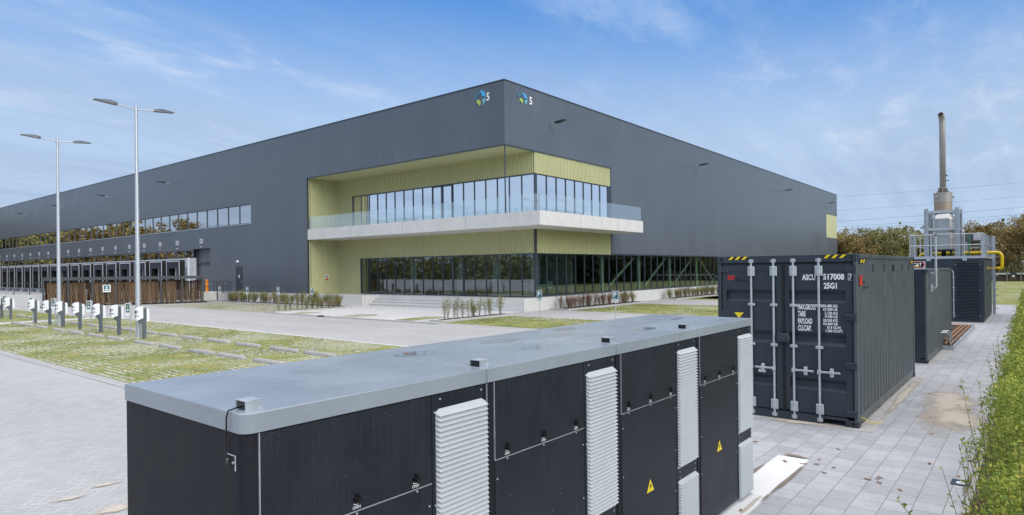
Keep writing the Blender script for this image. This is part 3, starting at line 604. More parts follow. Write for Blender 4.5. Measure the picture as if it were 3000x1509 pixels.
# signs and lamps on the building
def plane_left(x, y, z): return ((x, y, z), (0,-1,0), (0,0,1), (-1,0,0))
def plane_right(x, y, z): return ((x, y, z), (1,0,0), (0,0,1), (0,-1,0))
py_ = [69.4, 75.2, 79.7, 84.2, 88.8, 93.3, 97.9, 102.4, 107.05, 111.66, 116.3, 120.96, 125.6, 130.3, 135.0, 139.8, 144.5, 149.2]
for i, y in enumerate(py_):
    num = str(28-i); r = thing('number_sign', f'white plate reading {num}, {ORD[i]} from the right of the plates above the docks', 'sign', (BX, y, 5.75), 'numbered plates above the docks')
    MB().box(BX-.03, BX-.002, y-.31, y+.31, 5.76, 6.24).build('plate', 'white_panel', r)
    mb = MB(); text(mb, num, plane_left(BX-.032, y, 5.76), 0, .09, .30, .34, .02, align='C'); mb.build('number', 'grey', r)
    mb = MB(); mb.box(BX-.10, BX, y-.07, y+.07, 5.38, 5.44); mb.build('dock_lamp', 'white', bld)
EMB = {'petal_dark': ('teal', [(985,287),(960,290),(938,312),(924,345),(923,370),(934,388),(955,392),(951,372),(962,352),(984,338),(988,320),(979,305)]),
 'petal_blue': (None, [(993,297),(1008,296),(1028,318),(1043,352),(1047,382),(1034,370),(1020,363),(1004,364),(1008,348),(1001,330),(989,311)]),
 'petal_light': (None, [(1017,398),(1030,390),(1045,394),(1043,420),(1031,448),(1017,462),(1023,440),(1015,420)]),
 'petal_green': (None, [(950,394),(970,391),(985,404),(990,430),(985,461),(975,450),(966,436),(950,426),(947,408)])}
MT['emb_dark'] = mat('emblem_slate_blue', (.055, .15, .20), .5, var=.05); MT['emb_blue'] = mat('emblem_bright_blue', (.07, .40, .75), .4, var=.05)
MT['emb_light'] = mat('emblem_pale_teal', (.16, .48, .50), .4, var=.05); MT['emb_green'] = mat('emblem_lime', (.38, .55, .10), .4, var=.05)
EM = {'petal_dark': 'emb_dark', 'petal_blue': 'emb_blue', 'petal_light': 'emb_light', 'petal_green': 'emb_green'}
def emblem(pl, x, z, w_, h_, label):
    r = thing('emblem', label, 'emblem', tuple(pl[0]))
    for nm, (_, pts) in EMB.items():
        mb = MB(); outline(mb, [(x+(a-922)/125*w_, z+(462-b)/177*h_) for a, b in pts], pl, .04); mb.build('petal', EM[nm], r)
emblem(plane_left(BX, 0, 0), -29.5, 13.40, .98, 1.06, 'round blue, teal and lime petal emblem on the left wall by the corner')
emblem(plane_right(0, BY, 0), 30.65, 13.56, .98, .74*1.45-.32, 'round blue, teal and lime petal emblem on the right wall by the corner')
for pl, x, z, lab in ((plane_left(BX, 0, 0), -28.42, 13.62, 'white numeral 5 on the left wall beside the corner'), (plane_right(0, BY, 0), 31.84, 13.65, 'white numeral 5 on the right wall beside the corner')):
    mb = MB(); text(mb, '5', pl, x, z, .52, .28, .03, .03); tag(mb.build('numeral', 'white'), lab, 'number sign')
def wall_lamp(label, loc, rz):
    r = thing('wall_lamp', label, 'lamp', (0,0,0), 'arm lamps high on the warehouse walls')
    mb = MB(); mb.box(-.01, .02, -.09, .09, -.14, .14); mb.build('wall_plate', 'post', r)
    MB().tube([(0,0,0),(-.3,0,-.02),(-.5,0,.03)], .03, 8).build('bracket', 'galv', r)
    mb = MB(); mb.prism([(-.45,-.13,.0),(-.75,-.17,.02),(-1.35,-.08,.10),(-1.35,-.08,.15),(-.75,-.17,.14),(-.45,-.13,.10)], (0,.3,0)); mb.build('lamp_head', 'steel_dark', r)
    r.location = loc; r.rotation_euler.z = rz; return r
for i, y in enumerate((76.9, 95.4, 114.0, 132.5)): wall_lamp(f'dark arm lamp on the left wall, {ORD[i]} lamp left of the building corner', (BX, y, 12.63), 0)
for i, x in enumerate((34.1, 57.2, 83.7, 105.4)): wall_lamp(f'dark arm lamp on the right wall, {ORD[i]} lamp right of the building corner', (x, BY, 12.72), R(90))
r = thing('door_lamp', 'small grey bulkhead lamp above the service door', 'lamp', (BX, 61.5, 3.7)); MB().lathe((BX-.12, 61.5, 3.68), [(0, .22), (.12, .2), (.17, .04), (.17, 0), (0, 0)], 12).build('shade', 'galv', r); MB().box(BX-.1, BX, 61.45, 61.55, 3.8, 3.9).build('arm', 'galv', r)
r = thing('notice', 'white and red notice on the green wall left of the lobby windows', 'sign', (31.0, YL, 2.0)); MB().box(31.0, 31.3, YL-.06, YL-.045, 1.95, 2.5).build('board', 'white', r); MB().box(31.02, 31.28, YL-.065, YL-.0605, 1.97, 2.12).build('red_band', 'red', r); MB().box(31.06, 31.24, YL-.065, YL-.0605, 2.24, 2.34).build('pictogram', 'black', r)
r = thing('small_panel', 'narrow teal and white sign on the pale wall beside the first dock', 'sign', (BX, 73, 2.9)); MB().box(BX-.02, BX-.002, 72.85, 73.2, 2.5, 3.25).build('board', 'teal', r); mb = MB(); [mb.box(BX-.025, BX-.0205, 72.93, 73.12, 2.6+i*.2, 2.7+i*.2) for i in range(3)]; mb.build('marks', 'white', r)
mb = MB(); mb.cyl((28.75, 66.7, .85), (28.75, 66.7, 1.98), .13, n=16); mb.lathe((28.75, 66.7, 1.98), [(.13, 0), (.1, .05), (0, .07)], 16); tag(mb.build('bollard', 'orange', smooth=False), 'orange steel bollard on the loading platform beside the dark gate', 'bollard')
# loading platform, railing
mb = MB(); mb.box(27.2, BX-.04, 66.2, 71.2, 0, .85); mb.box(27.0, 27.2, 66.0, 71.2, 0, 1.0); tag(mb.build('loading_platform', 'concrete_w'), 'pale concrete loading platform in front of the dark gate', 'platform')
def railing(name, label, pts, z0, h, step=1.6, mat_='steel_dark', r0=.025):
    r = thing(name, label, 'railing', (pts[0][0], pts[0][1], z0)); 
    for (x0, y0), (x1, y1) in zip(pts, pts[1:]):
        L = math.hypot(x1-x0, y1-y0); n = max(1, round(L/step))
        for i in range(n+1):
            x, y = x0+(x1-x0)*i/n, y0+(y1-y0)*i/n; MB().box(x-r0, x+r0, y-r0, y+r0, z0, z0+h).build('post', mat_, r)
        for hh in (h, h*.5): MB().tube([(x0,y0,z0+hh),(x1,y1,z0+hh)], r0*.9, 6).build('rail', mat_, r)
    return r
railing('guard_rail', 'dark railing on the loading platform beside the orange bollard', [(27.3, 66.15), (29.2, 66.15)], .85, 1.05, 1.0)
# metal stair
r = thing('metal_stair', 'small dark steel stair with railings at the service door', 'stairs', (28.9, 61.8, 0))
MB().box(28.2, BX-.04, 60.6, 63.4, .78, .86).build('landing', 'galv', r)
for y in (60.65, 63.35):
    for x in (28.25, 29.3): MB().box(x-.03, x+.03, y-.03, y+.03, 0, .78).build('leg', 'steel_dark', r)
for k_ in range(4): MB().box(28.2, 29.2, 60.6-.24*(k_+1), 60.6-.24*k_, .62-.18*k_, .65-.18*k_).build('tread', 'galv', r)
for x in (28.2, 29.25): mb = MB(); mb.prism([(x,60.6,.78),(x,60.6,.55),(x,59.6,-.0),(x,59.6,.15)], (.03,0,0)); mb.build('stringer', 'steel_dark', r)
for pts in ([(28.22, 60.65, .86), (28.22, 63.38, .86)], [(28.22, 63.38, .86), (29.3, 63.38, .86)]):
    a, b = Vector(pts[0]), Vector(pts[1])
    for i in range(3): p = a.lerp(b, i/2); MB().cyl(p, p+Vector((0,0,1.05)), .025, n=6).build('post', 'steel_dark', r)
    for h in (1.05, .55): MB().cyl(a+Vector((0,0,h)), b+Vector((0,0,h)), .022, n=6).build('rail', 'steel_dark', r)
MB().tube([(28.22,60.65,1.91),(28.22,59.6,1.15),(28.22,59.6,.1)], .022, 6).build('rail', 'steel_dark', r)
# retaining wall + railing on the left
WD = Vector((14.2-16.0, 72.1-67.3, 0)).normalized(); a = Vector((16.0, 67.3, 0)); b = a+WD*26
mb = MB(); nrm = Vector((-WD.y, WD.x, 0))*-.3; mb.prism([a, b, b+Vector((0,0,1)), a+Vector((0,0,1))], nrm); mb.prism([a, a+Vector((9, 3, 0)), a+Vector((9, 3, 1)), a+Vector((0,0,1))], (0, .3, 0)); tag(mb.build('retaining_wall', 'concrete_w'), 'low white concrete wall left of the bicycle shelter below the docks', 'wall')
railing('guard_rail', 'dark railing standing on the low white wall below the docks', [(a.x+.15, a.y), (b.x+.15, b.y)], 1.0, 1.0, 1.9)

# ================================================================== BICYCLE SHELTER
A = Vector((15.66, 65.86, 0)); B = Vector((26.36, 61.97, 0)); U_ = (B-A).normalized(); Nn = Vector((-U_.y, U_.x, 0)); Ls = (B-A).length
r = thing('bicycle_shelter', 'dark steel bicycle shelter with brown slatted walls before the docks', 'shelter', tuple(A))
def P3(s_, d_, z_): v = A+U_*s_+Nn*d_; return (v.x, v.y, z_)
def obox(mb, s0, s1, d0, d1, z0, z1): return mb.add([P3(s0,d0,z0),P3(s1,d0,z0),P3(s1,d1,z0),P3(s0,d1,z0),P3(s0,d0,z1),P3(s1,d0,z1),P3(s1,d1,z1),P3(s0,d1,z1)], [(0,3,2,1),(4,5,6,7),(0,1,5,4),(1,2,6,5),(2,3,7,6),(3,0,4,7)])
mb = MB(); obox(mb, -.1, Ls+.1, -.1, 3.0, 2.2, 2.46); mb.build('roof', 'steel_dark', r)
for s_ in [Ls*i/7 for i in range(8)]:
    for d_ in (0, 2.8): mb = MB(); obox(mb, s_-.06, s_+.06, d_-.05, d_+.07, 0, 2.2); mb.build('post', 'steel_dark', r)
for d_, s0, s1 in ((2.6, 0, Ls), (.35, .2, Ls*.82)):
    mb = MB(); s_ = s0
    while s_ < s1:
        wd = random.uniform(.09, .13)
        if random.random() > .06: obox(mb, s_, s_+wd, d_, d_+.02, .12+random.uniform(0,.03), random.choice((1.98, 2.02, 2.1)))
        s_ += wd+random.choice((.006, .01, .012, .03))
    for z_ in (.4, 1.15, 1.85): obox(mb, s0, s1, d_+.022, d_+.06, z_, z_+.06)
    mb.build('slat_wall', 'wood', r)
mb = MB(); d_ = .5
while d_ < 2.5: obox(mb, .05, .08, d_, d_+.11, .12, 2.1); d_ += .125
mb.build('slat_wall', 'wood', r)
mb = MB(); a_ = P3(4.15, -.12, 0)
s_o = thing('parking_sign', 'square teal charging sign on the front of the bicycle shelter', 'sign', a_); 
mb = MB(); obox(mb, 3.95, 4.5, -.13, -.11, 1.15, 1.78); mb.build('board', 'white', s_o); mb = MB(); obox(mb, 4.02, 4.43, -.14, -.131, 1.27, 1.72); mb.build('teal_field', 'teal', s_o); mb = MB(); obox(mb, 4.1, 4.35, -.145, -.141, 1.33, 1.43); obox(mb, 4.15, 4.3, -.145, -.141, 1.5, 1.6); mb.build('pictogram', 'white', s_o)
g = MB(); vs = [P3(-.6,-.9,.012), P3(Ls+.4,-.9,.012), P3(Ls+.4,3.2,.012), P3(-.6,3.2,.012)]; g.add(vs, [(0,1,2,3)]); struct(g.build('shelter_soil_strip', 'soil'))

# ================================================================== PLANTS
def leaf(mb, c, d, s, w_=.5):
    d = d.normalized(); u = d.orthogonal().normalized(); a = random.uniform(0, 6.28); u = (u*math.cos(a)+d.cross(u)*math.sin(a)); m_ = u.cross(d)
    tip = c+d*s; mid = c+d*s*.5; q_ = m_*s*.10
    mb.add([c, mid+u*s*w_*.5+q_, tip, mid-u*s*w_*.5+q_], [(0,1,2),(0,2,3)])
def leaf_hex(mb, c, d, s, w_=.5):
    d = d.normalized(); u = d.orthogonal().normalized(); a = random.uniform(0, 6.28); u = (u*math.cos(a)+d.cross(u)*math.sin(a)); m_ = u.cross(d)*s*.12
    mb.add([c, c+d*s*.3+u*s*w_*.42+m_, c+d*s*.7+u*s*w_*.36+m_, c+d*s, c+d*s*.7-u*s*w_*.36+m_, c+d*s*.3-u*s*w_*.42+m_], [(0,1,2,3),(0,3,4,5)])
def shrub(name, h, spread, stems, leaves, lm, size=.05, lab='x'):
    r = bpy.data.objects.new(name, None); COL.objects.link(r); st = MB(); fo = MB()
    for i in range(stems):
        a = random.uniform(0, 6.28); b = Vector((random.uniform(-.05,.05), random.uniform(-.05,.05), 0)); lean = random.uniform(.1, 1)*spread; hh = h*random.uniform(.65, 1)
        pts = [b]; 
        for k_ in range(1, 5): f_ = k_/4; pts.append(b+Vector((math.cos(a)*lean*f_+random.uniform(-.02,.02), math.sin(a)*lean*f_+random.uniform(-.02,.02), hh*f_)))
        st.tube(pts, .006, 4, [.008, .007, .006, .004, .002])
        for _ in range(leaves//stems):
            f_ = random.triangular(.12, 1, .7); k_ = min(3, int(f_*4)); p = pts[k_].lerp(pts[k_+1], f_*4-k_)+Vector((random.gauss(0,.05), random.gauss(0,.05), random.gauss(0,.03)))
            leaf(fo, p, Vector((random.uniform(-1,1), random.uniform(-1,1), random.uniform(-.3,1))), size*random.uniform(.7,1.3))
    st.build('stem', 'stem', r); fo.build('foliage', lm, r); return r
VAR = {'green': [shrub('young_shrub', 1.05, .42, 11, 560, 'leafgreen', .062) for _ in range(3)], 'brown': [shrub('withered_shrub', 1.1, .40, 13, 430, 'leafbrown', .055) for _ in range(3)],
       'mix': [shrub('young_shrub', 1.0, .40, 11, 440, 'leafmix', .06) for _ in range(3)], 'thin': [shrub('young_shrub', 1.3, .30, 5, 260, 'leafgreen', .06) for _ in range(3)]}
used = set()
def plant(kind, x, y, label, group, s=1.0, z=.06):
    src = random.choice(VAR[kind]); rz = random.uniform(0, 6.28)
    if src.name in used: o = copy_tree(src, (x, y, z), None, None, rz)
    else: used.add(src.name); o = src; o.location = (x, y, z); o.rotation_euler.z = rz
    tag(o, label, 'shrub', group); o.scale = (s, s, s*random.uniform(.85, 1.1)); return o
G1 = 'shrubs along the left plinth'
n = 30
for i in range(n):
    y = 41.9+i*.60+random.uniform(-.15,.15); plant(random.choice(['green','green','mix']), 27.55+random.uniform(-.2,.2), y, f'knee-high leafy shrub against the left plinth, {ORD[n-1-i]} from the left end of that row', G1, 1.12)
for i in range(12): plant(random.choice(['green','mix','thin']), 22.2+i*.41+random.uniform(-.1,.1), 41.05+random.uniform(-.12,.12), f'shrub in the strip left of the entrance paving, {ORD[i]} from the kerb end', 'shrubs at the left edge of the entrance paving', .9)
n = 14
for i in range(n): plant(random.choice(['thin','thin','green']), 22.9+i*.34+random.uniform(-.1,.1), 25.45+random.uniform(-.15,.15), f'thin young shrub in the soil bed before the steps, {ORD[i]} from its left end', 'shrubs in the bed before the steps', .98)
n = 25
for i in range(n): plant('brown' if i < 18 else 'mix', 33.2+i*.385+random.uniform(-.15,.15), 25.3+random.uniform(-.2,.3), f'{"withered reddish" if i<18 else "half green"} shrub, {ORD[i]} from the left in the bed right of the corner', 'shrubs in the bed right of the corner', 1.0)
n = 24
for i in range(n): plant(random.choice(['mix','green']), 48.4+i*.46+random.uniform(-.15,.15), 25.3+random.uniform(-.2,.3), f'leafy shrub in the farther bed beside the container, {ORD[i]} from the left', 'shrubs in the farther bed', .95)
for k_, v in VAR.items():
    for s_ in v:
        if s_.name not in used: 
            for c in KID(s_): bpy.data.objects.remove(c)
            bpy.data.objects.remove(s_)
# climbers on the shelter
def climber():
    r = bpy.data.objects.new('climbing_plant', None); COL.objects.link(r); st = MB(); fo = MB(); 
    for _ in range(3):
        p = Vector((random.uniform(-.06,.06), 0, 0)); pts = [p]
        for k_ in range(6): p = p+Vector((random.uniform(-.09,.09), random.uniform(-.03,.03), .32)); pts.append(p)
        st.tube(pts, .01, 4, [.014,.013,.011,.01,.008,.006,.004])
        for _ in range(45): q_ = random.choice(pts); leaf(fo, q_+Vector((random.gauss(0,.1), random.gauss(0,.04)-.03, random.gauss(0,.14))), Vector((random.uniform(-1,1), -1, random.uniform(-1,.5))), random.uniform(.05,.09))
    st.build('stem', 'climbstem', r); fo.build('foliage', 'climb', r); return r
MT['climbstem'] = mat('pale_climber_stem', (.36, .26, .15), .8)
cl_ = [climber() for _ in range(3)]; n = 24
for i in range(n):
    s_ = .5+i*(Ls-.9)/n+random.uniform(-.12,.12); p = P3(s_, .12, .02); src = cl_[i%3]
    o = src if i < 3 else copy_tree(src, p); o.location = p; o.rotation_euler.z = math.atan2(U_.y, U_.x); tag(o, f'thin climbing plant on the brown slats of the bicycle shelter, {ORD[i]} from its left end', 'climbing plant', 'climbers on the bicycle shelter')

# ---- trees
def limb(mb, a, b, r0, r1, segs=4, wob=.06):
    a, b = Vector(a), Vector(b); L = (b-a).length; pts = [a+(b-a)*i/segs+(Vector((random.gauss(0,1), random.gauss(0,1), random.gauss(0,.4)))*L*wob if 0 < i < segs else Vector()) for i in range(segs+1)]
    mb.tube(pts, r0, 6, [r0+(r1-r0)*i/segs for i in range(segs+1)]); return pts
def tree(name, label, group, x, y, h, w_, kind, dens=1.0, base=.18, leafs=.34, n=2600, trunk=.16):
    r = thing(name, label, 'tree', (x, y, 0), group); tr = MB(); cr = MB()
    top = Vector((x+random.uniform(-.4,.4), y+random.uniform(-.4,.4), h*.8)); tp = limb(tr, (x, y, -.1), top, trunk*h/10, .03, 6, .02)
    ends = []
    for i in range(13):
        f_ = random.uniform(base+.04, .95); p0 = tp[min(5, int(f_*6))]; a = random.uniform(0, 6.28); rad = w_*.5*math.sqrt(max(.08, 1-((f_-.5)/.58)**2))*random.uniform(.6, 1)
        p1 = Vector((x+math.cos(a)*rad, y+math.sin(a)*rad, min(h*.97, p0.z+rad*random.uniform(.35, .9)))); pts = limb(tr, p0, p1, .05*h/10, .015, 4); ends += pts[2:]
        for _ in range(3): q_ = p1+Vector((random.gauss(0,1), random.gauss(0,1), random.uniform(.2,1.2)))*w_*.12; limb(tr, pts[3], q_, .02, .006, 2); ends.append(q_)
    ends.append(top); cl = []
    for e in ends:
        for _ in range(2): cl.append((e+Vector((random.gauss(0,1), random.gauss(0,1), random.gauss(0,.8)))*w_*.07, random.uniform(.5, 1)*w_*.13))
    per = int(n*dens/len(cl))
    for c, rr in cl:
        for _ in range(per):
            dv = Vector((random.gauss(0,1), random.gauss(0,1), random.gauss(0,1))).normalized()*rr*random.random()**.45
            if dv.z < 0: dv.z *= .6
            leaf(cr, c+dv, Vector((random.uniform(-1,1), random.uniform(-1,1), random.uniform(-1,.6))), leafs*random.uniform(.6, 1.3), .8)
    tr.build('trunk', 'bark', r); cr.build('crown', 'tree_'+kind, r); return r
TG = 'trees beyond the far end of the yard'
spec = [(118,36,8.8,8,'ochre'),(124,31.5,9.2,8,'ochre'),(121,28.0,8.6,6.5,'brown'),(116,24.5,8.2,6.5,'brown'),(124,23,9.6,7,'olive'),(120,19.5,9.4,7.5,'olive'),(128,15,9.5,8,'green'),(124,10.5,8.8,7,'ochre'),(128,8.5,10.2,7,'brown'),(132,5.5,9.6,7,'brown'),(126,2.2,11.0,9,'brown'),(130,-2,12.5,9,'ochre'),(136,-7,12,9,'ochre'),(140,38,9.8,8,'ochre'),(142,27,10,9,'grey'),(145,16,10,9,'ochre'),(146,3,10.5,9,'grey')]
for i, (x, y, h, w_, kd) in enumerate(spec):
    dd = math.atan2(y, x); order = sorted(range(len(spec)), key=lambda j: -math.atan2(spec[j][1], spec[j][0])).index(i)
    tree('deciduous_tree', f'{ {"ochre":"yellow-brown","brown":"russet brown","olive":"dull olive","green":"dark green","grey":"bare greyish"}[kd]} autumn tree, {ORD[order]} from the building in the far tree line', TG, x, y, h, w_, kd, 1 if kd != 'grey' else .5, n=7500, leafs=.30)
# distant wood as a mass
mb = MB()
for i in range(26000):
    y = random.uniform(-60, 75); x = 158+random.uniform(-6, 16)-.05*y; top_ = 9.6+1.3*math.sin(y*.35)+.9*math.sin(y*1.1+1); z_ = random.random()**.8*top_
    leaf(mb, Vector((x, y, z_)), Vector((random.uniform(-1,1), random.uniform(-1,1), random.uniform(-1,.6))), random.uniform(.5, 1.0), .8)
tag(mb.build('woodland', 'tree_grey'), 'far wood of mixed autumn trees behind the tree line', None, None, 'stuff')
# trees out of the frame, seen mirrored in the glazing
for i in range(15):
    tree('deciduous_tree', 'tall autumn tree beyond the left end of the yard, seen only mirrored in the windows', 'mirrored trees left', -16+i*3.2, 186+random.uniform(-8,8), random.uniform(16, 20), 8.5, random.choice(['ochre','brown','brown','olive']), n=3200, leafs=.7, base=.08)
for i in range(18):
    tree('deciduous_tree', 'dense dark tree behind the hedge, seen only mirrored in the ground floor windows', 'mirrored trees right', 30+i*6.0, -20+random.uniform(-3,3), random.uniform(8, 11), 8, 'dark', n=1300, leafs=.75, base=.02)
mb = MB()
for i in range(9000):
    x = random.uniform(-12, 30); leaf(mb, Vector((x, 200+random.uniform(-5, 5), random.random()**.8*(12.5+2*math.sin(x*.5)+1.3*math.sin(x*1.3)))), Vector((random.uniform(-1,1), random.uniform(-1,1), random.uniform(-1,.6))), random.uniform(.8, 1.4), .9)
tag(mb.build('woodland_backdrop', 'tree_brown'), 'russet wood beyond the left end of the yard, mirrored in the high windows', None, None, 'stuff')
mb = MB()
for i in range(9000):
    y = random.uniform(20, 230); leaf(mb, Vector((-72+random.uniform(-8, 8)+.02*y, y, random.random()**.8*(7+2*math.sin(y*.2)+1.5*math.sin(y*.63)))), Vector((random.uniform(-1,1), random.uniform(-1,1), random.uniform(-1,.6))), random.uniform(.9, 1.6), .9)
tag(mb.build('woodland_edge', 'tree_olive'), 'wood edge on the open side of the yard, mirrored in the lobby glass', None, None, 'stuff')
mb = MB()
for i in range(16000): leaf(mb, Vector((random.uniform(20, 150), random.uniform(-26, -12), random.random()*5.5)), Vector((random.uniform(-1,1), random.uniform(-1,1), random.uniform(-1,.6))), random.uniform(1.0, 1.7), .9)
tag(mb.build('undergrowth', 'tree_dark'), 'dark undergrowth beyond the hedge', None, None, 'stuff')

# ---- hedge on the right
mb = MB(); st = MB()
def hp(x): return 1.26+.20*math.sin(x*1.7)+.12*math.sin(x*4.1+1)+.05*math.sin(x*9)
def hedge_leaves(n, x0, x1, smin, smax, hexa):
    for _ in range(n):
        x = random.uniform(x0, x1); h = hp(x); t_ = random.random()
        dn_ = math.sin(x*3.1+2.2*math.sin(x*1.3)); 
        face = .25+.13*math.sin(x*2.3+1)+.09*math.sin(x*6.1)+.05*math.sin(x*15)-(.12 if x < 7 else 0)+.004*max(0, x-10)
        if t_ < .62:
            z_ = random.uniform(.04, 1)**.75*h; y = face-abs(random.gauss(0, .15))+.10*math.sin(z_*2.6)+.07*math.sin(z_*9+x*4)
            if math.sin(x*11+3*math.sin(z_*5))+math.sin(z_*13+2*math.sin(x*7)) > 1.15+.5*random.random(): continue
 
        if t_ >= .62: y = random.uniform(-1.3, face); z_ = h-abs(random.gauss(0, .14))+.05
        if z_ > h*.8: y -= (z_-h*.8)*.6
        (leaf_hex if hexa else leaf)(mb, Vector((x, y, z_)), Vector((random.uniform(-1,1), random.uniform(-.6,1.2), random.uniform(-.2,1))), random.uniform(smin, smax), .55)
hedge_leaves(46000, 2.6, 13, .026, .052, True); hedge_leaves(26000, 13, 26, .04, .075, False); hedge_leaves(11000, 26, 50, .07, .12, False)
for i in range(250):
    x = random.uniform(2.8, 20) if i > 90 else random.uniform(5, 14); fr_ = .22 if i > 90 else .40; y = random.uniform(-.1 if i > 90 else .15, fr_); h = hp(x)*random.uniform(.5, 1.08); a = random.uniform(-.5, .5)
    if i <= 90 and 7.9 < x < 9.9: continue
    lean = random.uniform(-.12, .14) if i > 90 else random.uniform(.05, .34)
    pts = [Vector((x, y, 0)), Vector((x+a*.1, y+lean*.35, h*.35)), Vector((x+a*.22, y+lean*.7, h*.7)), Vector((x+a*.35, y+lean, h))]
    st.tube(pts, .004, 4, [.004, .0035, .003, .0015])
    for k_ in range(24):
        f_ = random.uniform(.2, 1); j_ = min(2, int(f_*3)); p = pts[j_].lerp(pts[j_+1], f_*3-j_); leaf_hex(mb, p, Vector((random.uniform(-1,1), random.uniform(-1,1), random.uniform(-.1,.9))), random.uniform(.026, .05), .5)
hd = thing('hedge', 'long green and yellow leafy hedge along the right edge of the paving', 'hedge', (10, 0, 0)); mb.build('foliage', 'hedge', hd); st.build('stem', 'stem', hd)
g = MB(); rect(g, -10, 60, -6, .62, .002); struct(g.build('soil', 'soil'))
g = MB()
for i in range(60): 
    x = 4+i*.9; g.bbox(x+.003, x+.897, .60, .655, -.02, .02, .004)
struct(g.build('edging_kerb', 'kerb'))
# sprig reaching over the slabs at the bottom right
r = thing('shoot', 'single thin leafy shoot leaning over the slabs at the bottom right', 'shoot', (6.35, .9, 0)); st = MB(); fo = MB()
pts = [Vector((6.2,.55,0)), Vector((6.25,.68,.2)), Vector((6.33,.83,.36)), Vector((6.43,.98,.46)), Vector((6.5,1.06,.52))]; st.tube(pts, .004, 5, [.006,.005,.004,.003,.002])
for i in range(16): f_ = .25+.75*i/15; k_ = min(3, int(f_*4)); p = pts[k_].lerp(pts[k_+1], f_*4-k_); leaf_hex(fo, p, Vector((random.uniform(-1,1), random.uniform(-1,1), .5)), .05, .45)
st.build('stem', 'stem', r); fo.build('foliage', 'hedge', r)

# ---- grass blades in the paver joints
def blades(n, x0, x1, y0, y1, hmin, hmax, name):
    mb = MB()
    for _ in range(n):
        x = random.uniform(x0, x1); y = random.uniform(y0, y1)
        if math.sin(x*1.3+2*math.sin(y*.6))+math.sin(y*.9+1.4*math.sin(x*.7))+random.gauss(0,.9) < .3: continue
        for _ in range(3):
            a = random.uniform(0, 6.28); h = random.uniform(hmin, hmax); b = Vector((x+random.gauss(0,.03), y+random.gauss(0,.03), 0)); s_ = Vector((math.cos(a), math.sin(a), 0))*.006; l_ = Vector((math.sin(a), -math.cos(a), 0))*h*.5
            mb.add([b-s_, b+s_, b+l_+Vector((0,0,h))], [(0,1,2)])
    struct(mb.build(name, 'grass'), 'stuff')
blades(15000, 5.9, 14.3, 12, 46, .03, .08, 'grass'); blades(4500, 21.9, 27.1, 16, 24.5, .04, .09, 'grass'); blades(4000, 32.4, 41.4, 14, 24.1, .04, .09, 'grass'); blades(3500, 5.9, 13.4, 47.1, 63, .05, .10, 'grass'); blades(1500, 21.6, 27, 41.3, 57, .04, .1, 'grass')

# ================================================================== PARKING FURNITURE
def lathe_lamp():
    r = bpy.data.objects.new('street_lamp', None); COL.objects.link(r); mb = MB(); mb.cyl((0,0,0), (0,0,9.6), .10, .05, 16); mb.build('pole', 'galv', r, smooth=False)
    mb = MB(); mb.cyl((0,0,9.35), (0,0,9.74), .062, n=14); mb.build('collar', 'galv', r)
    for s_ in (-1, 1):
        MB().tube([(0,0,9.6),(s_*.75,0,9.70)], .028, 8).build('arm', 'galv', r)
        mb = MB(); q_ = [(s_*.68,-.10,9.66),(s_*.85,-.15,9.66),(s_*1.45,-.07,9.735),(s_*1.45,-.07,9.765),(s_*.95,-.13,9.80),(s_*.80,-.13,9.78),(s_*.68,-.10,9.74)]; mb.prism(q_ if s_ > 0 else q_[::-1], (0,.24,0)); mb.build('lamp_head', 'grey', r)
    return r
l1 = lathe_lamp(); l1.location = (10.35, 30.35, 0); tag(l1, 'tall galvanised double-arm street lamp, the nearer of the two in the car park', 'street lamp', 'street lamps')
copy_tree(l1, (10.34, 40.78, 0), 'tall galvanised double-arm street lamp, the farther of the two in the car park', 'street lamps')
def charger():
    r = bpy.data.objects.new('charging_post', None); COL.objects.link(r); mb = MB(); mb.bbox(-.06, .06, -.06, .06, 0, 1.28, .01); mb.build('post', 'post', r)
    for s_, z0 in ((-1, 0), (1, 0)):
        dx = .20 if s_ < 0 else .07
        b = MB(); prof = [(.065, .86), (.09+dx*.3, .83), (.09+dx, .76), (.09+dx+.012, .85), (.09+dx, 1.22), (.09+dx*.8, 1.28), (.09+dx*.3, 1.33), (.065, 1.34)]
        if s_ > 0: prof = [(.065, .70), (.09+dx*.8, .70), (.09+dx, .74), (.09+dx, 1.18), (.09+dx*.7, 1.24), (.065, 1.26)]
        pts = [(s_*a, -.11, c) for a, c in prof]; b.prism(pts if s_ < 0 else pts[::-1], (0, .22, 0)); body = b.build('housing', 'chargerwhite', r)
        f = MB(); xx = s_*(.09+dx+.012); f.box(xx-.008, xx+.012, -.07, .07, 1.06, 1.18); f.build('display', 'display', body)
        f = MB(); f.cyl((xx-.012, 0, .94), (xx+.012, 0, .94), .05, n=16); f.build('socket', 'purple', body)
    b = MB(); b.prism([(-.06,-.05,.84),(-.22,-.05,.81),(-.22,-.05,.77),(-.06,-.05,.60)][::-1], (0,.12,0)); b.build('bracket', 'post', r)
    f = MB(); f.box(-.275, -.245, -.116, -.110, 1.08, 1.17); f.cyl((-.26,-.118,.96), (-.26,-.110,.96), .03, n=12)
    f.build('side_display', 'grey', r)
    return r
cy_ = [52.3, 50.2, 45.1, 42.5, 40.26, 37.7, 34.85, 32.6, 29.8]; c0 = charger()
for i, y in enumerate(cy_):
    o = c0 if i == 0 else copy_tree(c0, (10.37, y, 0)); o.location = (10.37, y, 0); tag(o, f'white charging station on a grey post, {ORD[i]} from the left in its row', 'charging station', 'charging stations')
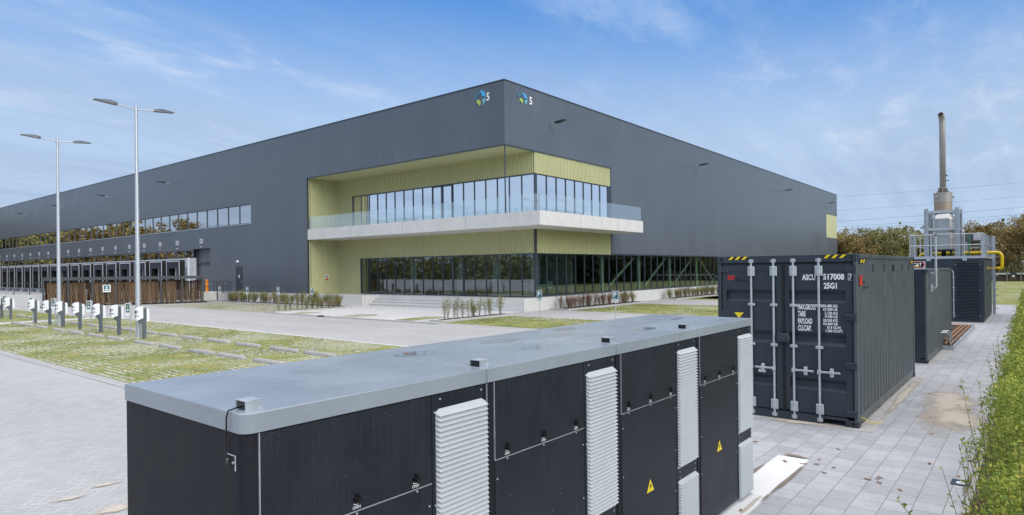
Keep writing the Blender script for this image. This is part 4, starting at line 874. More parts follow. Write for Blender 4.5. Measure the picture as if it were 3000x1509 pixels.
def ev_sign():
    r = bpy.data.objects.new('charging_sign', None); COL.objects.link(r); MB().cyl((0,0,0), (0,0,1.5), .022, n=10).build('post', 'galv', r)
    for k_, (sx, ang) in enumerate(((-1, R(14)), (1, R(-14)))):
        mb = MB(); O = Vector((sx*.012, -.02, .9))
        if k_ == 0: ux = Vector((-math.cos(R(52)), math.sin(R(52)), 0)); 
        else: ux = Vector((math.cos(R(60)), math.sin(R(60)), 0))
        nn = Vector((0,0,1)).cross(ux) if k_ else ux.cross(Vector((0,0,1)));  a = O; b = O+ux*.19
        mb.prism([a, b, b+Vector((0,0,.54)), a+Vector((0,0,.54))], nn*.008); bo = mb.build('board', 'white', r)
        if k_ == 0:
            nn2 = Vector((0,0,1)).cross(ux) if nn.y > 0 else nn
            n_out = nn if nn.y < 0 else -nn
            base = O + (n_out*.0095 if nn.y < 0 else n_out*.002)
            q_ = MB(); a = base+ux*.02+Vector((0,0,.14)); b = base+ux*.17+Vector((0,0,.14)); q_.prism([a, b, b+Vector((0,0,.37)), a+Vector((0,0,.37))], n_out*.001); q_.build('teal_field', 'teal', bo)
            q_ = MB(); a = base+n_out*.002+ux*.06+Vector((0,0,.20)); b = a+ux*.07; q_.prism([a, b, b+Vector((0,0,.09)), a+Vector((0,0,.09))], n_out*.001); q_.build('pictogram', 'white', bo)
            q_ = MB(); a = base+n_out*.002+ux*.07+Vector((0,0,.36)); b = a+ux*.05; q_.prism([a, b, b+Vector((0,0,.07)), a+Vector((0,0,.07))], n_out*.001); q_.build('plug_mark', 'yellow', bo)
    return r
e0 = ev_sign()
for i, y in enumerate((51.25, 45.6, 41.6, 36.15, 31.3)):
    o = e0 if i == 0 else copy_tree(e0, (10.37, y, 0)); o.location = (10.37, y, 0); tag(o, f'small teal charging-bay sign on a thin post, {ORD[i]} from the left in the charger row', 'sign', 'charging bay signs')
def p_sign():
    r = bpy.data.objects.new('parking_sign', None); COL.objects.link(r); MB().cyl((0,0,0), (0,0,1.5), .02, n=10).build('post', 'galv', r)
    bo = MB().box(-.03, -.02, -.19, .19, .88, 1.5).build('board', 'white', r); MB().box(-.034, -.031, -.165, .165, 1.06, 1.475).build('teal_field', 'teal', bo)
    mb = MB(); text(mb, 'P', plane_left(-.035, 0, 0), -.11, 1.17, .27, .20, .035, .003); mb.build('letter', 'white', bo)
    mb = MB(); text(mb, 'Gasten', plane_left(-.035, 0, 0), 0, 1.09, .05, .2, .01, .002, 'C'); mb.build('lettering', 'white', bo)
    mb = MB(); mb.cyl((-.033,-.07,.96), (-.031,-.07,.96), .03, n=10); mb.cyl((-.033,.07,.96), (-.031,.07,.96), .03, n=10); mb.box(-.033, -.031, -.03, .03, .985, 1.0); mb.build('arrows', 'black', bo)
    return r
p0 = p_sign()
for i, (x, y, lab) in enumerate(((27.31, 22.45, 'teal and white P sign on a thin post in front of the building corner'), (28.18, 17.94, 'teal and white P sign before the reddish shrubs, right of the corner'), (25.83, 52.6, 'teal and white P sign in the left shrubs, nearest the metal stair'), (25.9, 57.65, 'teal and white P sign between the loading platform and the metal stair'), (26.8, 49.5, 'teal and white P sign in the left shrubs before the dark wall'), (27.3, 45.4, 'teal and white P sign in the left shrubs below the green wall edge'))):
    o = p0 if i == 0 else copy_tree(p0, (x, y, 0)); o.location = (x, y, 0); tag(o, lab, 'sign', 'parking signs')
def stop():
    mb = MB(); n = 9; prof = [(-.09, 0), (-.09, .05), (-.06, .105), (0, .125), (.06, .105), (.09, .05), (.09, 0)]; vs = []; fs = []
    for k_, (yy, s_) in enumerate(((-.88, .55), (-.82, .95), (-.5, 1), (0, 1), (.5, 1), (.82, .95), (.88, .55))):
        for a, c in prof: vs.append((a*s_+random.uniform(-.004,.004), yy, c*s_))
    m_ = len(prof)
    for k_ in range(6):
        for j in range(m_-1): a = k_*m_+j; fs.append((a, a+m_, a+m_+1, a+1))
    fs += [tuple(range(m_)), tuple(range(7*m_-1, 6*m_-1, -1))]; mb.add(vs, fs); return mb.build('wheel_stop', 'stop', smooth=True)
s0 = stop(); first = True
rows = [('near', 9.57, [45.1,43.1,40.6,37.75,35.2,32.8,30.5,27.45,25.15,22.6,20.5,18.2,15.8,13.4]), ('middle', 11.4, [44.3,41.9,39.5,37.0,34.6,32.2,30.1,27.8,25.5,23.2,20.7,18.5,16.1]), ('far', 11.42, [58.6,56.0,52.8,50.4])]
for nm, x, ys in rows:
    for i, y in enumerate(ys):
        o = s0 if first else s0.copy()
        if not first: COL.objects.link(o)
        first = False; o.location = (x+random.uniform(-.03,.03), y, .004); o.rotation_euler.z = random.uniform(-.01, .01); tag(o, f'grey concrete wheel stop, {ORD[i]} from the left in the {nm} row of the car park', 'wheel stop', 'wheel stops in the car park')

# ================================================================== FOREGROUND CABINETS
CY0, CY1 = 2.74, 4.05
def tri_sign(pl, x, z, w_, parent):
    mb = MB(); outline(mb, [(x-w_/2, z), (x+w_/2, z), (x, z+w_*.87)], pl, .002); b = mb.build('warning_triangle', 'yellow', parent)
    mb = MB(); O, Rr, Uu, Nn_ = [Vector(a) for a in pl]; pl2 = (O+Nn_*.0022, Rr, Uu, Nn_)
    outline(mb, [(x+.012*w_/.13, z+w_*.66), (x-.022*w_/.13, z+w_*.33), (x-.002*w_/.13, z+w_*.35), (x-.014*w_/.13, z+w_*.08), (x+.022*w_/.13, z+w_*.43), (x+.003*w_/.13, z+w_*.41)], pl2, .001); mb.build('bolt_mark', 'black', b)
xs = [1.32, 2.80, 4.295, 5.795, 7.285]
labs = ['dark electrical cabinet with grey roof, nearest the camera, cable hanging from its roof box', 'dark electrical cabinet with paint-flecked lower door, second from the camera', 'dark electrical cabinet with low yellow warning triangle, third from the camera', 'dark electrical cabinet with yellow warning triangle, last of the row beside the container']
for i in range(4):
    x0, x1 = xs[i], xs[i+1]-.012; r = thing('electrical_cabinet', labs[i], 'cabinet', (x0, CY0, 0), 'electrical cabinets in the foreground')
    mb = MB(); mb.bbox(x0+.015, x1-.015, CY0+.02, CY1-.02, 0, .055, .004); mb.build('base', 'roof', r)
    mb = MB(); 
    if i == 0:   # rounded front corner
        c = .05; pts = [(x0, CY1), (x0, CY0+c)]+[(x0+c-c*math.cos(a), CY0+c-c*math.sin(a)) for a in [R(15*k_) for k_ in range(1, 6)]]+[(x0+c, CY0), (x1, CY0), (x1, CY1)]
        mb.prism([(a, b, .055) for a, b in pts], (0, 0, 1.945))
    else: mb.box(x0+.004, x1, CY0, CY1, .055, 2.0)
    mb.build('body', 'cabend', r)
    mb = MB(); X0 = x0-.004 if i == 0 else x0+.002; e = .012; c = .055
    if i == 0: pts = [(X0, CY1+e), (X0, CY0-e+c)]+[(X0+c-c*math.cos(a), CY0-e+c-c*math.sin(a)) for a in [R(15*k_) for k_ in range(1, 6)]]+[(X0+c, CY0-e), (x1+.002, CY0-e), (x1+.002, CY1+e)]
    else: pts = [(X0, CY1+e), (X0, CY0-e+.008), (X0+.008, CY0-e), (x1-.004, CY0-e), (x1+.002, CY0-e+.006), (x1+.002, CY1+e)]
    cxm, cym = sum(p[0] for p in pts)/len(pts), sum(p[1] for p in pts)/len(pts)
    n = len(pts); ins = []
    for (a, b) in pts:
        L_ = math.hypot(cxm-a, cym-b); ins.append((a+(cxm-a)/L_*.006, b+(cym-b)/L_*.006))
    mb.add([(a, b, 2.0) for a, b in pts]+[(a, b, 2.083) for a, b in pts]+[(a, b, 2.088) for a, b in ins], [tuple(range(n))[::1], tuple(range(2*n, 3*n))[::-1]]+[((k_+1)%n, k_, n+k_, n+(k_+1)%n) for k_ in range(n)]+[(n+(k_+1)%n, n+k_, 2*n+k_, 2*n+(k_+1)%n) for k_ in range(n)])
    rf = mb.build('roof', 'roof', r)
    for ell in {1: [(.20, .92, .17, .13), (1.0, .42, .20, .10), (1.15, .95, .22, .12)], 2: [(.32, .80, .24, .12), (.75, 1.08, .17, .09), (1.18, .42, .18, .11)], 3: [(.95, .7, .12, .05)]}.get(i, []):
        u_, v_, ru, rv = ell; m_ = MB(); n = 28; ph = random.uniform(0, 6)
        m_.add([(x0+u_+ru*(1+.08*math.sin(3*a+ph))*math.cos(a), CY0+v_+rv*(1+.1*math.sin(2*a+ph))*math.sin(a), 2.0886) for a in [2*math.pi*k_/n for k_ in range(n)]], [tuple(range(n))]); m_.build('puddle', 'water', rf)
    # front doors
    D0, D1 = x0+.07, x0+1.035
    up = MB(); up.bbox(D0, D1, CY0-.006, CY0, 1.505, 1.992, .002); ud = up.build('upper_door', 'cab', r)
    lo = MB(); lo.bbox(D0, D1, CY0-.006, CY0, .06, 1.495, .002); ld = lo.build('lower_door', 'cab', r)
    pn = MB(); pn.bbox(D1+.008, x1-.02, CY0-.006, CY0, .06, 1.992, .002); pd = pn.build('vent_panel', 'cab', r)
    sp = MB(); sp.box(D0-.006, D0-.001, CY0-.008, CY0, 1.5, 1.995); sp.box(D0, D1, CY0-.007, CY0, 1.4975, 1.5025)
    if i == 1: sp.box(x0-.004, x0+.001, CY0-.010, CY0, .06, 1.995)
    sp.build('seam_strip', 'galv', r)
    pl = plane_right(0, CY0-.006, 0)
    for kx in ((.18, .55, .93) if i else (.55, .92)):
        x = x0+kx; k_ = MB(); k_.cyl((x, CY0-.006, 1.56), (x, CY0-.022, 1.56), .019, n=18); k_.cyl((x, CY0-.022, 1.56), (x, CY0-.030, 1.56), .013, n=14); k_.box(x-.006, x+.006, CY0-.022, CY0-.008, 1.575, 1.588); kn = k_.build('lock_knob', 'black', ud)
        k_ = MB(); text(k_, 'OPEN', pl, x, 1.512, .016, .045, .01, .001, 'C'); a0 = R(-150)
        pts = [(x+.024*math.cos(a), 1.56+.024*math.sin(a)) for a in [R(-130+12*j) for j in range(7)]]+[(x+.028*math.cos(a), 1.56+.028*math.sin(a)) for a in [R(-58-12*j) for j in range(7)]]
        k_.build('lettering', 'white', ud); k_ = MB(); outline(k_, pts, pl, .001); k_.build('turn_arrow', 'white', ud)
    for a, b in ((.18,1.488),(.55,1.488),(.93,1.488),(1.015,1.38),(1.015,.98),(1.015,.6),(.085,1.38),(.085,.98),(.085,.6)): MB().cyl((x0+a, CY0-.006, b), (x0+a, CY0-.010, b), .006, n=8).build('screw', 'rodzinc', ld)
    for a, b in ((1.10,1.965),(1.43,1.965),(1.06,1.895),(1.06,1.37),(1.06,.80),(1.43,.755),(1.10,.755),(1.10,.70),(1.43,.70),(1.06,.4)): MB().cyl((x0+a, CY0-.006, b), (x0+a, CY0-.010, b), .006, n=8).build('screw', 'rodzinc', pd)
    for zt, zb in ((1.90, .79), (.665, .05)):
        lv = MB(); z_ = zt; a0, a1 = x0+1.062, x0+1.468; d_ = .038
        # sloped top and blades, each blade a folded profile with canted ends
        lv.add([(a0, CY0-.006, z_-.008), (a0+.03, CY0-.006, z_+.01), (a1-.035, CY0-.006, z_+.012), (a1, CY0-.006, z_-.008), (a0+.012, CY0-d_, z_-.028), (a1-.004, CY0-d_, z_-.028)], [(0,4,1),(1,4,5,2),(2,5,3)])
        while z_ > zb+.03:
            b = z_-.028; lv.add([(a0, CY0-.012, z_-.012), (a0+.014, CY0-d_, b), (a1-.006, CY0-d_, b), (a1, CY0-.012, z_-.012), (a0+.008, CY0-.008, b-.012), (a1-.008, CY0-.008, b-.012), (a0+.02, CY0-.010, z_), (a1-.02, CY0-.010, z_)], [(6,1,2,7),(0,1,6),(7,2,3),(0,4,1),(2,5,3),(1,4,5,2)]); z_ -= .0285
        lv.box(a0+.003, a1-.003, CY0-.0075, CY0-.0065, zb, zt-.01); lv.build('louver', 'louver', pd)
    if i >= 2: tri_sign(pl, x0+.53, .735, .125, ld)
    if i == 1:
        sp_ = MB()
        for _ in range(40):
            a, b = random.uniform(.2, .95), random.uniform(.35, 1.4); rr = random.uniform(.0015, .005); x = x0+a; n = 7
            sp_.add([(x+rr*math.cos(6.28*k_/n), CY0-.0065, b+rr*1.5*math.sin(6.28*k_/n)) for k_ in range(n)], [tuple(range(n))[::-1]])
        sp_.build('paint_flecks', 'post', ld)
    # sensor box on roof
    bx, by = (x0+.04 if i == 0 else x0+.01), 2.80
    if i < 4:
        if i == 3: bx = x0-.10; 
        m_ = MB(); m_.box(bx, bx+.075, by, by+.004, 2.088, 2.126); m_.box(bx, bx+.075, by+.086, by+.09, 2.088, 2.126); m_.box(bx, bx+.075, by, by+.09, 2.126, 2.13); m_.box(bx+.04, bx+.075, by-.014, by, 2.088, 2.091); m_.cyl((bx+.05, by-.008, 2.09), (bx+.05, by-.008, 2.096), .004, n=8)
        sb = m_.build('sensor_bracket', 'galv', r); m_ = MB(); m_.box(bx+.004, bx+.06, by+.01, by+.08, 2.09, 2.12); m_.build('sensor', 'black', sb)
    if i == 0:
        cp = [(bx+.004, by+.05, 2.10), (bx-.03, by+.02, 2.105), (x0-.010, by+.05, 2.092), (x0-.016, by+.055, 2.06), (x0-.012, by+.065, 2.0), (x0-.012, by+.078, 1.94), (x0-.010, by+.075, 1.88), (x0-.010, by+.06, 1.855), (x0-.010, by+.035, 1.85)]
        MB().tube(cp, .0035, 6).build('cable', 'black', r)
        MB().tube([(x0-.005, 2.875, 1.90), (x0-.005, 2.80, 1.90), (x0-.005, 2.80, 1.835)], .003, 6).build('bracket', 'galv', r)
        [MB().cyl((x0, y_, z_), (x0-.008, y_, z_), .006, n=8).build('screw', 'rodzinc', r) for y_, z_ in ((2.88, 1.872), (2.82, 1.868))]
def fallen(x, y, z, s=.06, label=None):
    mb = MB(); n = 18; a0 = random.uniform(0, 6.28); pts = []
    for k_ in range(n):
        a = 2*math.pi*k_/n; rr = s*(.5+.18*math.sin(4.5*a)+.1*math.cos(9*a))*(1 if abs(math.cos(a)) > .3 else .75); pts.append((rr*1.25*math.cos(a)*math.cos(a0)-rr*.7*math.sin(a)*math.sin(a0), rr*1.25*math.cos(a)*math.sin(a0)+rr*.7*math.sin(a)*math.cos(a0)))
    vs = [(x, y, z+.006)]+[(x+a, y+b, z+.003+random.uniform(0, .012)) for a, b in pts]
    mb.add(vs, [(0, 1+k_, 1+(k_+1)%n) for k_ in range(n)]); o = mb.build('fallen_leaf', 'fallen'); return o
o = fallen(2.99, 3.7, 2.089, .07); tag(o, 'brown dry leaf lying in the puddle on the second cabinet roof', 'leaf')
lv_ = [(9.39,3.49),(8.67,2.79),(9.03,2.43),(8.78,2.40),(8.71,2.55),(8.77,2.18),(8.48,2.23),(9.69,2.34),(8.53,1.71),(8.62,1.62),(8.69,1.60),(8.47,1.57),(8.34,1.32),(11.39,1.35),(13.5,1.81),(14.97,1.79),(6.65,2.63),(9.67,1.17),(9.3,.8),(7.4,1.0),(14.0,1.2),(12.6,1.5),(17.5,1.3),(20.3,1.6),(22.5,1.1)]
for i, (x, y) in enumerate(lv_):
    o = fallen(x, y, .008, random.uniform(.045, .075)); near = 'beside the white concrete slab' if x < 9 and y > 2.1 else ('on the paving before the lettered container' if x < 11 else 'on the path beside the container')
    tag(o, f'{ORD[i]} brown fallen leaf {near}', 'leaf', 'fallen leaves on the paving')
r = thing('number_tile', 'dark paving tile with a white 6 beside the hedge', 'tile', (9.05, .75, 0)); MB().box(8.92, 9.16, .655, .86, .004, .011).build('tile', 'cont', r)
mb = MB(); text(mb, '6', ((9.04, .82, .0115), (0,-1,0), (1,0,0), (0,0,1)), 0.01, -.06, .13, .10, .03, .0005); mb.build('numeral', 'white', r)
MB().lathe((8.83, 2.72, .012), [(.03, 0), (.028, .004), (0, .004)], 18).build('cap_disc', 'white').update_tag(); tag(bpy.data.objects['cap_disc'], 'small round white cap set in the concrete slab', 'cap')

# ================================================================== SHIPPING CONTAINER
KX, KY, CW, CL, CHt = 11.10, 2.358, 2.438, 6.058, 2.896
def casting(mb, x0, y0, z0, sx=.178, sy=.162, sz=.118): mb.bbox(x0, x0+sx, y0, y0+sy, z0, z0+sz, .006)
def container(label, KX, KY, CL, CHt, front, pitch, mside='contside'):
    r = thing('shipping_container', label, 'container', (KX, KY, 0)); X1, Y1 = KX+CL, KY+CW
    h = MB()
    for x in (KX-.006, X1-.172):
        for y in (KY-.006, Y1-.156):
            for z_ in (0, CHt-.118): c = MB(); casting(c, x, y, z_); cst = c.build('corner_casting', 'cont', r)
    for z_ in (.06, CHt-.06):
        for y in (KY+.08, Y1-.08):
            pts = [(KX-.0065, y+.028*math.cos(a), z_+.04*math.sin(a)) for a in [2*math.pi*k_/14 for k_ in range(14)]]; h.prism(pts, (-.0015, 0, 0))
        for x in (KX+.09, X1-.09): pts = [(x+.028*math.cos(a), KY-.0065, z_+.04*math.sin(a)) for a in [2*math.pi*k_/14 for k_ in range(14)]]; h.prism(pts, (0, -.0015, 0))
    h.build('casting_holes', 'blackm', r)
    for x in (KX, X1-.10):
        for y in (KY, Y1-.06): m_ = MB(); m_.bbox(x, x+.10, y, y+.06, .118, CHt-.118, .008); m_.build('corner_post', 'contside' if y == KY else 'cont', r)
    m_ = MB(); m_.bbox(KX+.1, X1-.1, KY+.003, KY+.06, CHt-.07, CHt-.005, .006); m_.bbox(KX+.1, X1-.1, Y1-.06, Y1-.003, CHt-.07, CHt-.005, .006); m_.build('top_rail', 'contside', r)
    m_ = MB(); m_.bbox(KX+.17, X1-.17, KY+.012, KY+.06, .05, .19, .006); m_.box(KX+.17, X1-.17, Y1-.06, Y1-.012, .05, .19)
    m_.build('bottom_rail', 'contside', r)
    m_ = MB(); x = KX+.4
    while x < X1-.3: m_.box(x, x+.25, KY+.03, KY+.08, .0, .05); x += 1.35
    m_.build('cross_member', 'blackm', r)
    # corrugated sides
    def side(y, sgn, nm):
        n = int((CL-.2)/pitch); p = (CL-.2)/n; pr_ = []
        for i in range(n): a = KX+.1+i*p; pr_ += [(a, .0), (a+p*.26, .0), (a+p*.5, .036), (a+p*.76, .036)]
        pr_.append((X1-.1, 0)); vs = [(a, y+sgn*d_, z_) for z_ in (.19, CHt-.07) for a, d_ in pr_]; k_ = len(pr_); m_ = MB(); m_.add(vs, [(j, j+1, k_+j+1, k_+j) for j in range(k_-1)]); return m_.build(nm, mside, r)
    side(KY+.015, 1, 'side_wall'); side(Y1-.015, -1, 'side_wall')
    m_ = MB(); n = int(CL/.21); vs = []
    for i in range(n*2+1):
        a = KX+.1+(CL-.2)*i/(n*2); zz_ = CHt-(.006 if (i//2)%2 else .028)
        vs += [(a, KY+.05, zz_), (a, Y1-.05, zz_)]
    m_.add(vs, [(2*i, 2*i+2, 2*i+3, 2*i+1) for i in range(n*2)]); m_.build('roof', 'contside', r)
    m_ = MB(); m_.box(X1-.06, X1-.02, KY+.06, Y1-.06, .1, CHt-.06); m_.build('rear_wall', 'cont', r)
    m_ = MB(); m_.bbox(KX, KX+.08, KY+.06, Y1-.06, CHt-.125, CHt-.002, .004); m_.build('door_header', 'cont', r)
    m_ = MB(); m_.bbox(KX, KX+.08, KY+.16, Y1-.16, .02, .16, .004) if not front else (m_.box(KX, KX+.08, KY+.56, Y1-.56, .0, .15), m_.box(KX, KX+.08, KY+.16, KY+.20, .0, .15), m_.box(KX+.0, KX+.08, KY+.2, KY+.56, .105, .15), m_.box(KX, KX+.08, Y1-.20, Y1-.16, 0, .15), m_.box(KX, KX+.08, Y1-.56, Y1-.20, .105, .15)); m_.build('door_sill', 'cont', r)
    return r
cr_ = container('dark blue-grey shipping container with ASCU 517008 lettering and silver locking rods', KX, KY, CL, CHt, True, .278)
Y1 = KY+CW
MB().box(KX+.10, KX+.14, KY+.06, Y1-.06, .1, CHt-.1).build('gasket', 'blackm', cr_)
ymid = KY+CW/2
DXF = KX+.035   # door plane
for a, b in ((KY+.085, ymid-.028), (ymid+.028, Y1-.085)):
    m_ = MB(); fr_ = .055
    zs = [(.18, 0), (.30, 0), (.305, .0), (.57, 0), (.63, .06), (.70, .06), (.77, 0), (1.34, 0), (1.40, .06), (1.48, .06), (1.56, 0), (2.07, 0), (2.13, .06), (2.22, .06), (2.29, 0), (2.60, 0), (2.74, 0)]
    y0, y1 = a+.10, b-.08
    vs = [(DXF+d_, y, z_) for z_, d_ in zs for y in (y0, y1)]; fs = [(2*i, 2*i+1, 2*i+3, 2*i+2) for i in range(len(zs)-1)]; m_.add(vs, fs)
    for z0, z1, z2, z3 in ((.57,.63,.70,.77),(1.34,1.40,1.48,1.56),(2.07,2.13,2.22,2.29)):
        for y in (y0, y1): m_.add([(DXF,y,z0),(DXF+.06,y,z1),(DXF+.06,y,z2),(DXF,y,z3)], [(0,1,2,3)])
    m_.box(DXF-.006, DXF+.03, a, y0, .18, 2.74); m_.box(DXF-.006, DXF+.03, y1, b, .18, 2.74); m_.box(DXF-.006, DXF+.03, y0, y1, .165, .24); m_.box(DXF-.006, DXF+.03, y0, y1, 2.62, 2.74)
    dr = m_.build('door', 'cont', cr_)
    m_ = MB(); m_.box(KX+.02, KX+.05, a-.03, a, .16, 2.76); m_.box(KX+.02, KX+.05, b, b+.026, .16, 2.76); m_.box(KX+.02, KX+.05, a, b, 2.74, 2.77); m_.build('door_seal', 'blackm', dr)
    for zc in (.23, 1.03, 1.84, 2.65):
        yy = (KY+.03, KY+.21) if a < ymid-.5 else (Y1-.21, Y1-.03)
        h_ = MB(); h_.bbox(KX+.005, KX+.035, yy[0], yy[1], zc-.05, zc+.05, .01); h_.cyl((KX+.0, (yy[0] if a<ymid-.5 else yy[1]), zc-.06), (KX+.0, (yy[0] if a<ymid-.5 else yy[1]), zc+.06), .016, n=10); h_.build('hinge', 'cont', dr)
for j, dy in enumerate((.61, 1.04, 1.385, 1.79)):
    y = KY+dy; X = KX-.008
    m_ = MB(); m_.cyl((X, y, .10), (X, y, 2.80), .019, n=14); rod = m_.build('locking_rod', 'rodzinc', cr_, smooth=False)
    for z_, hh in ((2.62, .17), (2.02, .045), (1.31, .045), (.26, .17)):
        m_ = MB(); m_.bbox(X-.016, X+.03, y-.062, y+.062, z_-hh/2, z_+hh/2, .008); m_.bbox(X-.028, X, y-.026, y+.026, z_-hh/2, z_+hh/2, .006)
        for s_ in (-.045, .045): m_.cyl((X-.017, y+s_, z_+hh*.3), (X-.024, y+s_, z_+hh*.3), .008, n=6); m_.cyl((X-.017, y+s_, z_-hh*.3), (X-.024, y+s_, z_-hh*.3), .008, n=6)
        m_.build('rod_bracket', 'rodzinc', rod)
    for z_ in (2.80, .08):
        m_ = MB(); m_.box(X-.02, X+.03, y-.035, y+.035, z_-.012, z_+.012); m_.cyl((X, y, z_-.035), (X, y, z_+.035), .024, n=10); m_.box(X-.005, X+.04, y-.045, y-.028, z_-.03, z_+.03); m_.box(X-.005, X+.04, y+.028, y+.045, z_-.03, z_+.03); m_.build('cam', 'rodzinc', rod)
    sg = -1 if j != 2 else 1; sg = {0: -1, 1: -1, 2: 1, 3: 1}[j]; ln = .34
    m_ = MB(); m_.box(X-.034, X-.008, y-.03, y+.03, .86, .93); m_.bbox(X-.036, X-.022, min(y, y+sg*ln), max(y, y+sg*ln), .885, .915, .004); m_.bbox(X-.03, X+.03, y+sg*.20-.028, y+sg*.20+.028, .825, .965, .008); m_.bbox(X-.042, X-.024, y+sg*.20-.04, y+sg*.20+.04, .878, .92, .004); m_.build('handle', 'rodzinc', rod)
m_ = MB(); m_.bbox(KX-.05, KX+.04, KY+1.11, KY+1.32, 1.38, 1.52, .012); m_.box(KX-.03, KX+.03, KY+1.09, KY+1.34, 1.42, 1.47); m_.build('lock_box', 'cont', cr_)
m_ = MB(); m_.box(DXF-.008, DXF-.005, KY+1.55, KY+1.68, .80, .85); m_.build('paper_label', 'white', cr_)
plc = ((KX+.034, KY, 0), (0,-1,0), (0,0,1), (-1,0,0)); m_ = MB()
for s_, wl, wr, z0, z1 in (('ASCU', .895, .672, 2.455, 2.56), ('517008', .545, .205, 2.462, 2.567), ('25G1', .535, .325, 2.312, 2.415), ('MAX.GROSS', .975, .672, 1.945, 2.045), ('TARE', .972, .84, 1.825, 1.922), ('PAYLOAD', .972, .73, 1.70, 1.80), ('CU.CAP.', .972, .745, 1.578, 1.68),
    ('30.480 KG', .552, .318, 1.995, 2.045), ('67.200 LB', .552, .318, 1.938, 1.985), ('2.150 KG', .525, .318, 1.872, 1.922), ('4.740 LB', .525, .318, 1.815, 1.862), ('28.330 KG', .552, .318, 1.752, 1.80), ('62.460 LB', .552, .318, 1.695, 1.742), ('37.4 CU.M.', .49, .262, 1.632, 1.68), ('1.320 CU.FT.', .51, .235, 1.576, 1.622)):
    text(m_, s_, plc, -wl, z0, z1-z0, wl-wr, .035 if z1-z0 > .06 else .03, .004)
text(m_, '7', ((KX+.028, KY, 0), (0,-1,0), (0,0,1), (-1,0,0)), -.128, 2.472, .085, .045, .02, .004)
for y0, y1, z0, z1 in ((.066,.146,2.457,2.463),(.066,.146,2.568,2.574),(.066,.072,2.463,2.568),(.14,.146,2.463,2.568)): m_.box(KX+.024, KX+.0265, KY+y0, KY+y1, z0, z1)
m_.build('lettering', 'white', cr_)
m_ = MB()   # red rounded mark
for y0, y1, z0, z1 in ((2.13,2.25,2.525,2.54),(2.15,2.25,2.495,2.51),(2.15,2.25,2.465,2.48),(2.235,2.25,2.48,2.525),(2.12,2.135,2.465,2.54),(2.15,2.165,2.48,2.51)): m_.box(DXF-.001, DXF-.004, KY+y0, KY+y1, z0, z1)
m_.build('red_mark', 'red', cr_)
m_ = MB(); text(m_, 'Elektro', plc, -2.11, 2.475, .032, .13, .006, .004); text(m_, 'Internationaal', plc, -2.11, 2.432, .032, .26, .006, .004); m_.build('small_lettering', 'blackm', cr_)
outl = MB(); outline(outl, [(-2.13, 1.86), (-1.95, 1.86), (-2.04, 1.755)][::-1], plc, .004); outl.build('warning_triangle', 'yellow', cr_)
def hazard(pl, x0, x1, z0, z1, n, r, back=True):
    if back: m_ = MB(); outline(m_, [(x0,z0),(x1,z0),(x1,z1),(x0,z1)], pl, .002); m_.build('hazard_back', 'black', r)
    O, Rr, Uu, Nn_ = [Vector(a) for a in pl]; pl2 = (O+Nn_*.0025, Rr, Uu, Nn_); m_ = MB(); w_ = (x1-x0)/n
    for i in range(n): a = x0+i*w_; outline(m_, [(a+.004, z0), (a+w_*.5, z0), (a+w_*.98, z1), (a+w_*.5, z1)], pl2, .001)
    m_.build('hazard_stripes', 'yellow', r)
plh = ((KX, KY, 0), (0,-1,0), (0,0,1), (-1,0,0)); hazard(plh, -2.23, -1.85, 2.83, 2.885, 3, cr_); hazard(plh, -.53, -.16, 2.83, 2.885, 3, cr_)
pls = ((KX, KY-.001, 0), (1,0,0), (0,0,1), (0,-1,0)); hazard(pls, .22, .60, 2.745, 2.80, 2, cr_); hazard(pls, 5.52, 5.86, 2.745, 2.80, 2, cr_)
m_ = MB(); [outline(m_, [(.24, z_), (.44, z_), (.44, z_+.045), (.24, z_+.045)], ((KX, KY+.012, 0), (1,0,0), (0,0,1), (0,-1,0)), .002) for z_ in (2.365, 2.425, 2.485)]; m_.build('red_mark', 'red', cr_)
m_ = MB(); text(m_, 'le', ((KX, KY+.013, 0), (1,0,0), (0,0,1), (0,-1,0)), .5, 2.39, .06, .16, .006); text(m_, 'nt or', ((KX, KY+.013, 0), (1,0,0), (0,0,1), (0,-1,0)), .5, 2.30, .05, .45, .006); m_.build('small_lettering', 'blackm', cr_)
m_ = MB(); [m_.box(KX+x, KX+x+.03, KY+.0, KY+.012, 2.58, 2.72) for x in (1.3, 2.35, 3.4, 4.4, 5.3)]; m_.build('vent_slot', 'blackm', cr_)
r_ = thing('ground_cable', 'yellow-green earthing cable at the foot of the near container', 'cable', (11.4, 2.3, 0)); MB().tube([(11.35, 2.37, .15), (11.4, 2.30, .11), (11.5, 2.25, .04), (11.65, 2.18, .015), (11.8, 2.12, .012)], .006, 6).build('cable', 'yellow', r_)

# second container
c2 = container('smaller dark grey container with a thin white vent pipe, behind the lettered one', 19.4, 2.36, 6.15, 2.58, False, .15)
MB().box(19.46, 19.5, 2.5, 4.7, .16, 2.46).build('front_wall', 'cont', c2)
MB().bbox(19.402, 19.47, 2.42, 2.66, .16, 2.46, .01).build('front_post', 'cont', c2)
m_ = MB(); m_.tube([(20.14, 2.37, 2.05), (20.12, 2.26, 2.05), (20.1, 2.22, 2.09), (20.1, 2.22, 2.2), (20.1, 2.22, 3.5)], .03, 10); m_.cyl((20.1,2.22,2.5), (20.1,2.22,2.56), .042, n=12); vp = m_.build('vent_pipe', 'rodzinc', c2)
m_ = MB(); m_.box(20.0, 20.3, 2.32, 2.36, 1.95, 2.15); m_.box(20.08, 20.12, 2.22, 2.37, 2.44, 2.5); m_.build('bracket', 'rodzinc', vp); MB().lathe((20.1, 2.22, 3.5), [(.03, 0), (.045, .02), (.02, .05), (0, .05)], 10).build('cap', 'steel_dark', vp)
for a in (0, .5): MB().tube([(22.4+a, 2.37, .6), (22.5+a, 2.22, .6), (22.7+a, 2.16, .5), (22.8+a, 2.15, .2)], .02, 8).build('hose', 'rodzinc', c2)
